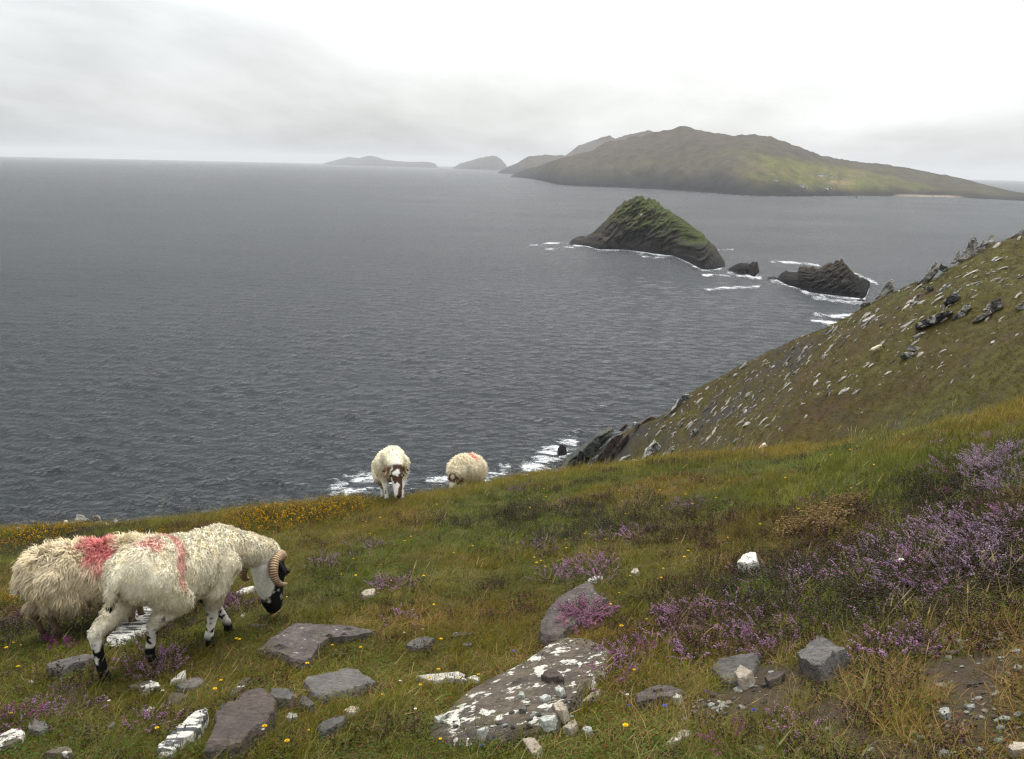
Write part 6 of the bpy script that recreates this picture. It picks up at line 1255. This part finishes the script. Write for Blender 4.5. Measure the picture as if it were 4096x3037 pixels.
# ---- small flowers
def flower_mesh(kind, seed):
    rg = random.Random(seed); st, hd_ = MB(), MB(); l = rg.uniform(.05, .09); lean = (rg.uniform(-.2, .3), rg.uniform(-.2, .2), 1); tip = np.array((lean[0] * l, lean[1] * l, l))
    st.blade((0, 0, -.01), np.array(lean), np.linalg.norm(tip) + .01, .0025, (0, 0, 0), (.08, .11, .03), (.1, .12, .03), 2); st.blade((0, 0, -.01), np.array(lean), np.linalg.norm(tip) + .01, .0025, (0, 0, 0), (.08, .11, .03), (.1, .12, .03), 2, side=(.3, 1, 0))
    c0, c1, R_ = {'yellow': ((.78, .50, .01), (.82, .60, .03), .009), 'blue': ((.09, .10, .34), (.16, .17, .46), .0065), 'white': ((.6, .6, .52), (.66, .66, .6), .006)}[kind]
    for ring, (n, e, s_) in enumerate(((11, .25, 1.0), (8, .8, .8), (5, 1.2, .55))):
        for k in range(n):
            a = k * 6.283 / n + ring * .3; d = np.array((math.cos(a) * math.cos(e), math.sin(a) * math.cos(e), math.sin(e))); q = np.array((-math.sin(a), math.cos(a), 0)); w_ = R_ * .5 * s_; hd_.add([tip, tip + d * R_ * s_ * .6 - q * w_ * .6, tip + d * R_ * s_, tip + d * R_ * s_ * .6 + q * w_ * .6], [[0, 1, 2, 3]], np.array(c0) * (1 - ring / 2) + np.array(c1) * ring / 2)
    return st.mesh('stem', M_PLANT), hd_.mesh('flower_head', M_PLANT)
FLM = {k: [flower_mesh(k, i) for i in range(4)] for k in ('yellow', 'blue', 'white')}
def flowers(pts, kind, lab, gr, s0=1.0):
    for px, py in pts:
        w = ghit(px, py + 14)
        if w is None or w.length > 18: continue
        lab, gr = autolab(px, py, FMARKS, 'ragged cream' if s0 > 2 else 'little ' + kind, 'flower')
        plant('flower', lab, 'flower', gr, rg.choice(FLM[kind]), ('stem', 'flower_head'), w.x, w.y, s0 * rg.uniform(.65, 1.15) * (1 + max(0, w.length - 4) * .05), rg)
flowers(cp(0, [(190, 375), (100, 410), (137, 404), (82, 960), (1383, 1112), (1898, 678), (1893, 780), (2092, 305), (2095, 335), (248, 627)]), 'yellow', 'little yellow flower in the lower left grass', 'yellow flowers at the lower left')
flowers(cp(1024, [(235, 1260), (435, 1108), (380, 628), (658, 378), (922, 378), (1655, 380), (1600, 605), (1752, 640), (1525, 695), (1428, 738), (1947, 635), (1560, 1250), (1565, 35), (1095, 805), (10, 1215)]), 'yellow', 'little yellow flower between the slabs at the bottom centre', 'yellow flowers between the slabs')
flowers(cp(2048, [(985, 255), (1175, 150), (1090, 645), (1035, 1285), (880, 0)]), 'yellow', 'bright yellow flower near the great slab\'s right side', 'yellow flowers right of the great slab', 1.2)
flowers(cp(1024, [(1000, 670), (1293, 777), (1355, 727), (2005, 767), (2090, 752), (1888, 820), (855, 897), (748, 1030), (880, 1055), (1455, 1073), (1605, 468), (1530, 505), (965, 568), (783, 515), (215, 1250), (272, 1245), (1080, 537), (1720, 845), (1062, 965), (1180, 1085)], 1837), 'yellow', 'tiny yellow flower in the mid grass below the shorn sheep', 'yellow flowers in the mid grass')
flowers(cp(2048, [(275, 285), (190, 470), (280, 357), (947, 312), (1128, 305), (1652, 213), (1900, 205), (1510, 342), (1577, 433), (1778, 385), (1296, 426), (987, 495), (630, 727), (492, 752), (830, 748), (470, 797), (180, 885), (260, 930), (233, 965), (258, 993), (1017, 1037), (1328, 1042), (1273, 1112), (935, 1228), (1873, 705), (1440, 733), (1557, 868), (1515, 940), (2180, 685), (37, 750), (1755, 297), (1292, 315)], 1837), 'yellow', 'tiny yellow flower scattered over the middle right slope', 'yellow flowers on the middle right slope')
flowers([(3072 + a / 2.065, 1637 + b / 2.065) for a, b in [(672, 712), (683, 366), (750, 355), (843, 300), (523, 412), (145, 415), (138, 605), (245, 850), (880, 500), (1135, 265), (1095, 285), (1785, 1240)]], 'yellow', 'small yellow flower on the upper right slope', 'yellow flowers on the upper right slope')
flowers(cp(2048, [(1330, 1020), (1055, 985), (15, 522), (-260, 1265), (-205, 1275), (1685, 935), (2130, 1070)]), 'blue', 'small blue flower head near the great slab', 'blue flowers near the great slab', 1.25)
flowers([(3072 + a / 2.065, 1637 + b / 2.065) for a, b in [(915, 1003), (890, 1045), (1028, 920), (1015, 1350)]], 'blue', 'small blue flower in the heather right of the thrift', 'blue flowers right of the thrift')
flowers(cp(2048, [(1890, 985), (985, 870), (1425, 1225), (1370, 1255)]), 'white', 'small white flower near the bottom right of centre', 'white flowers right of centre', 1.1)
flowers(cp(0, [(957, 860), (1308, 785), (1412, 795), (2110, 1215)]) + cp(1024, [(1318, 290), (1440, 235), (285, 1222), (100, 1200), (1290, 757), (1340, 1000)]), 'white', 'small white flower in the grass at the lower left', 'white flowers at the lower left')
flowers([(3072 + a / 2.065, 1637 + b / 2.065) for a, b in [(978, 1530)]], 'white', 'ragged cream clover head in front of the broad heather', 'clover', 2.1)
# ---- dead thrift: papery brown heads on stalks, over green cushions
def thrift_meshes(seed, n=70):
    rg = random.Random(seed); cu, hd_ = MB(), MB()
    for k in range(150):
        a = rg.random() * 6.28; r = .16 * rg.random() ** .5; e = rg.uniform(.4, 1.3); z0 = .05 * (1 - (r / .16) ** 2); d = np.array((math.cos(a) * math.cos(e), math.sin(a) * math.cos(e), math.sin(e))); c = np.array((.07, .10, .022)) * rg.uniform(.7, 1.4); cu.blade((r * math.cos(a), r * math.sin(a), z0 - .01), d, rg.uniform(.03, .06), .0025, (0, 0, -.2), c * .8, c, 2)
    for k in range(n):
        a = rg.random() * 6.28; r = .15 * rg.random() ** .5; l = rg.uniform(.06, .13); d = np.array((rg.gauss(.1, .3), rg.gauss(0, .3), 1)); d /= np.linalg.norm(d); p0 = np.array((r * math.cos(a), r * math.sin(a), .03)); hd_.blade(p0, d, l, .002, (0, 0, 0), (.22, .12, .05), (.25, .14, .06), 2); tip = p0 + d * l; c = np.array((.34, .225, .11)) * rg.uniform(.7, 1.2)
        for j in range(7): b_ = rg.random() * 6.28; hd_.bell(tip, (math.cos(b_), math.sin(b_), rg.uniform(.1, 1)), .014, .004, c * .8, c * 1.2)
    return cu.mesh('cushion', M_PLANT), hd_.mesh('seed_heads', M_PLANT)
TH = [thrift_meshes(i) for i in range(3)]
for px, py in [(3160, 2130), (3200, 2110), (3245, 2105), (3290, 2100), (3320, 2130), (3345, 2060), (3375, 2025), (3410, 2010), (3440, 2000), (3350, 2090), (3130, 2160), (3300, 2060), (3390, 2040)]:
    w = ghit(px, py + 12); plant('thrift', 'brown dead thrift heads in the clump on the right slope', 'thrift', 'dead thrift clump', rg.choice(TH), ('cushion', 'seed_heads'), w.x, w.y, rg.uniform(.55, .85), rg, .01)
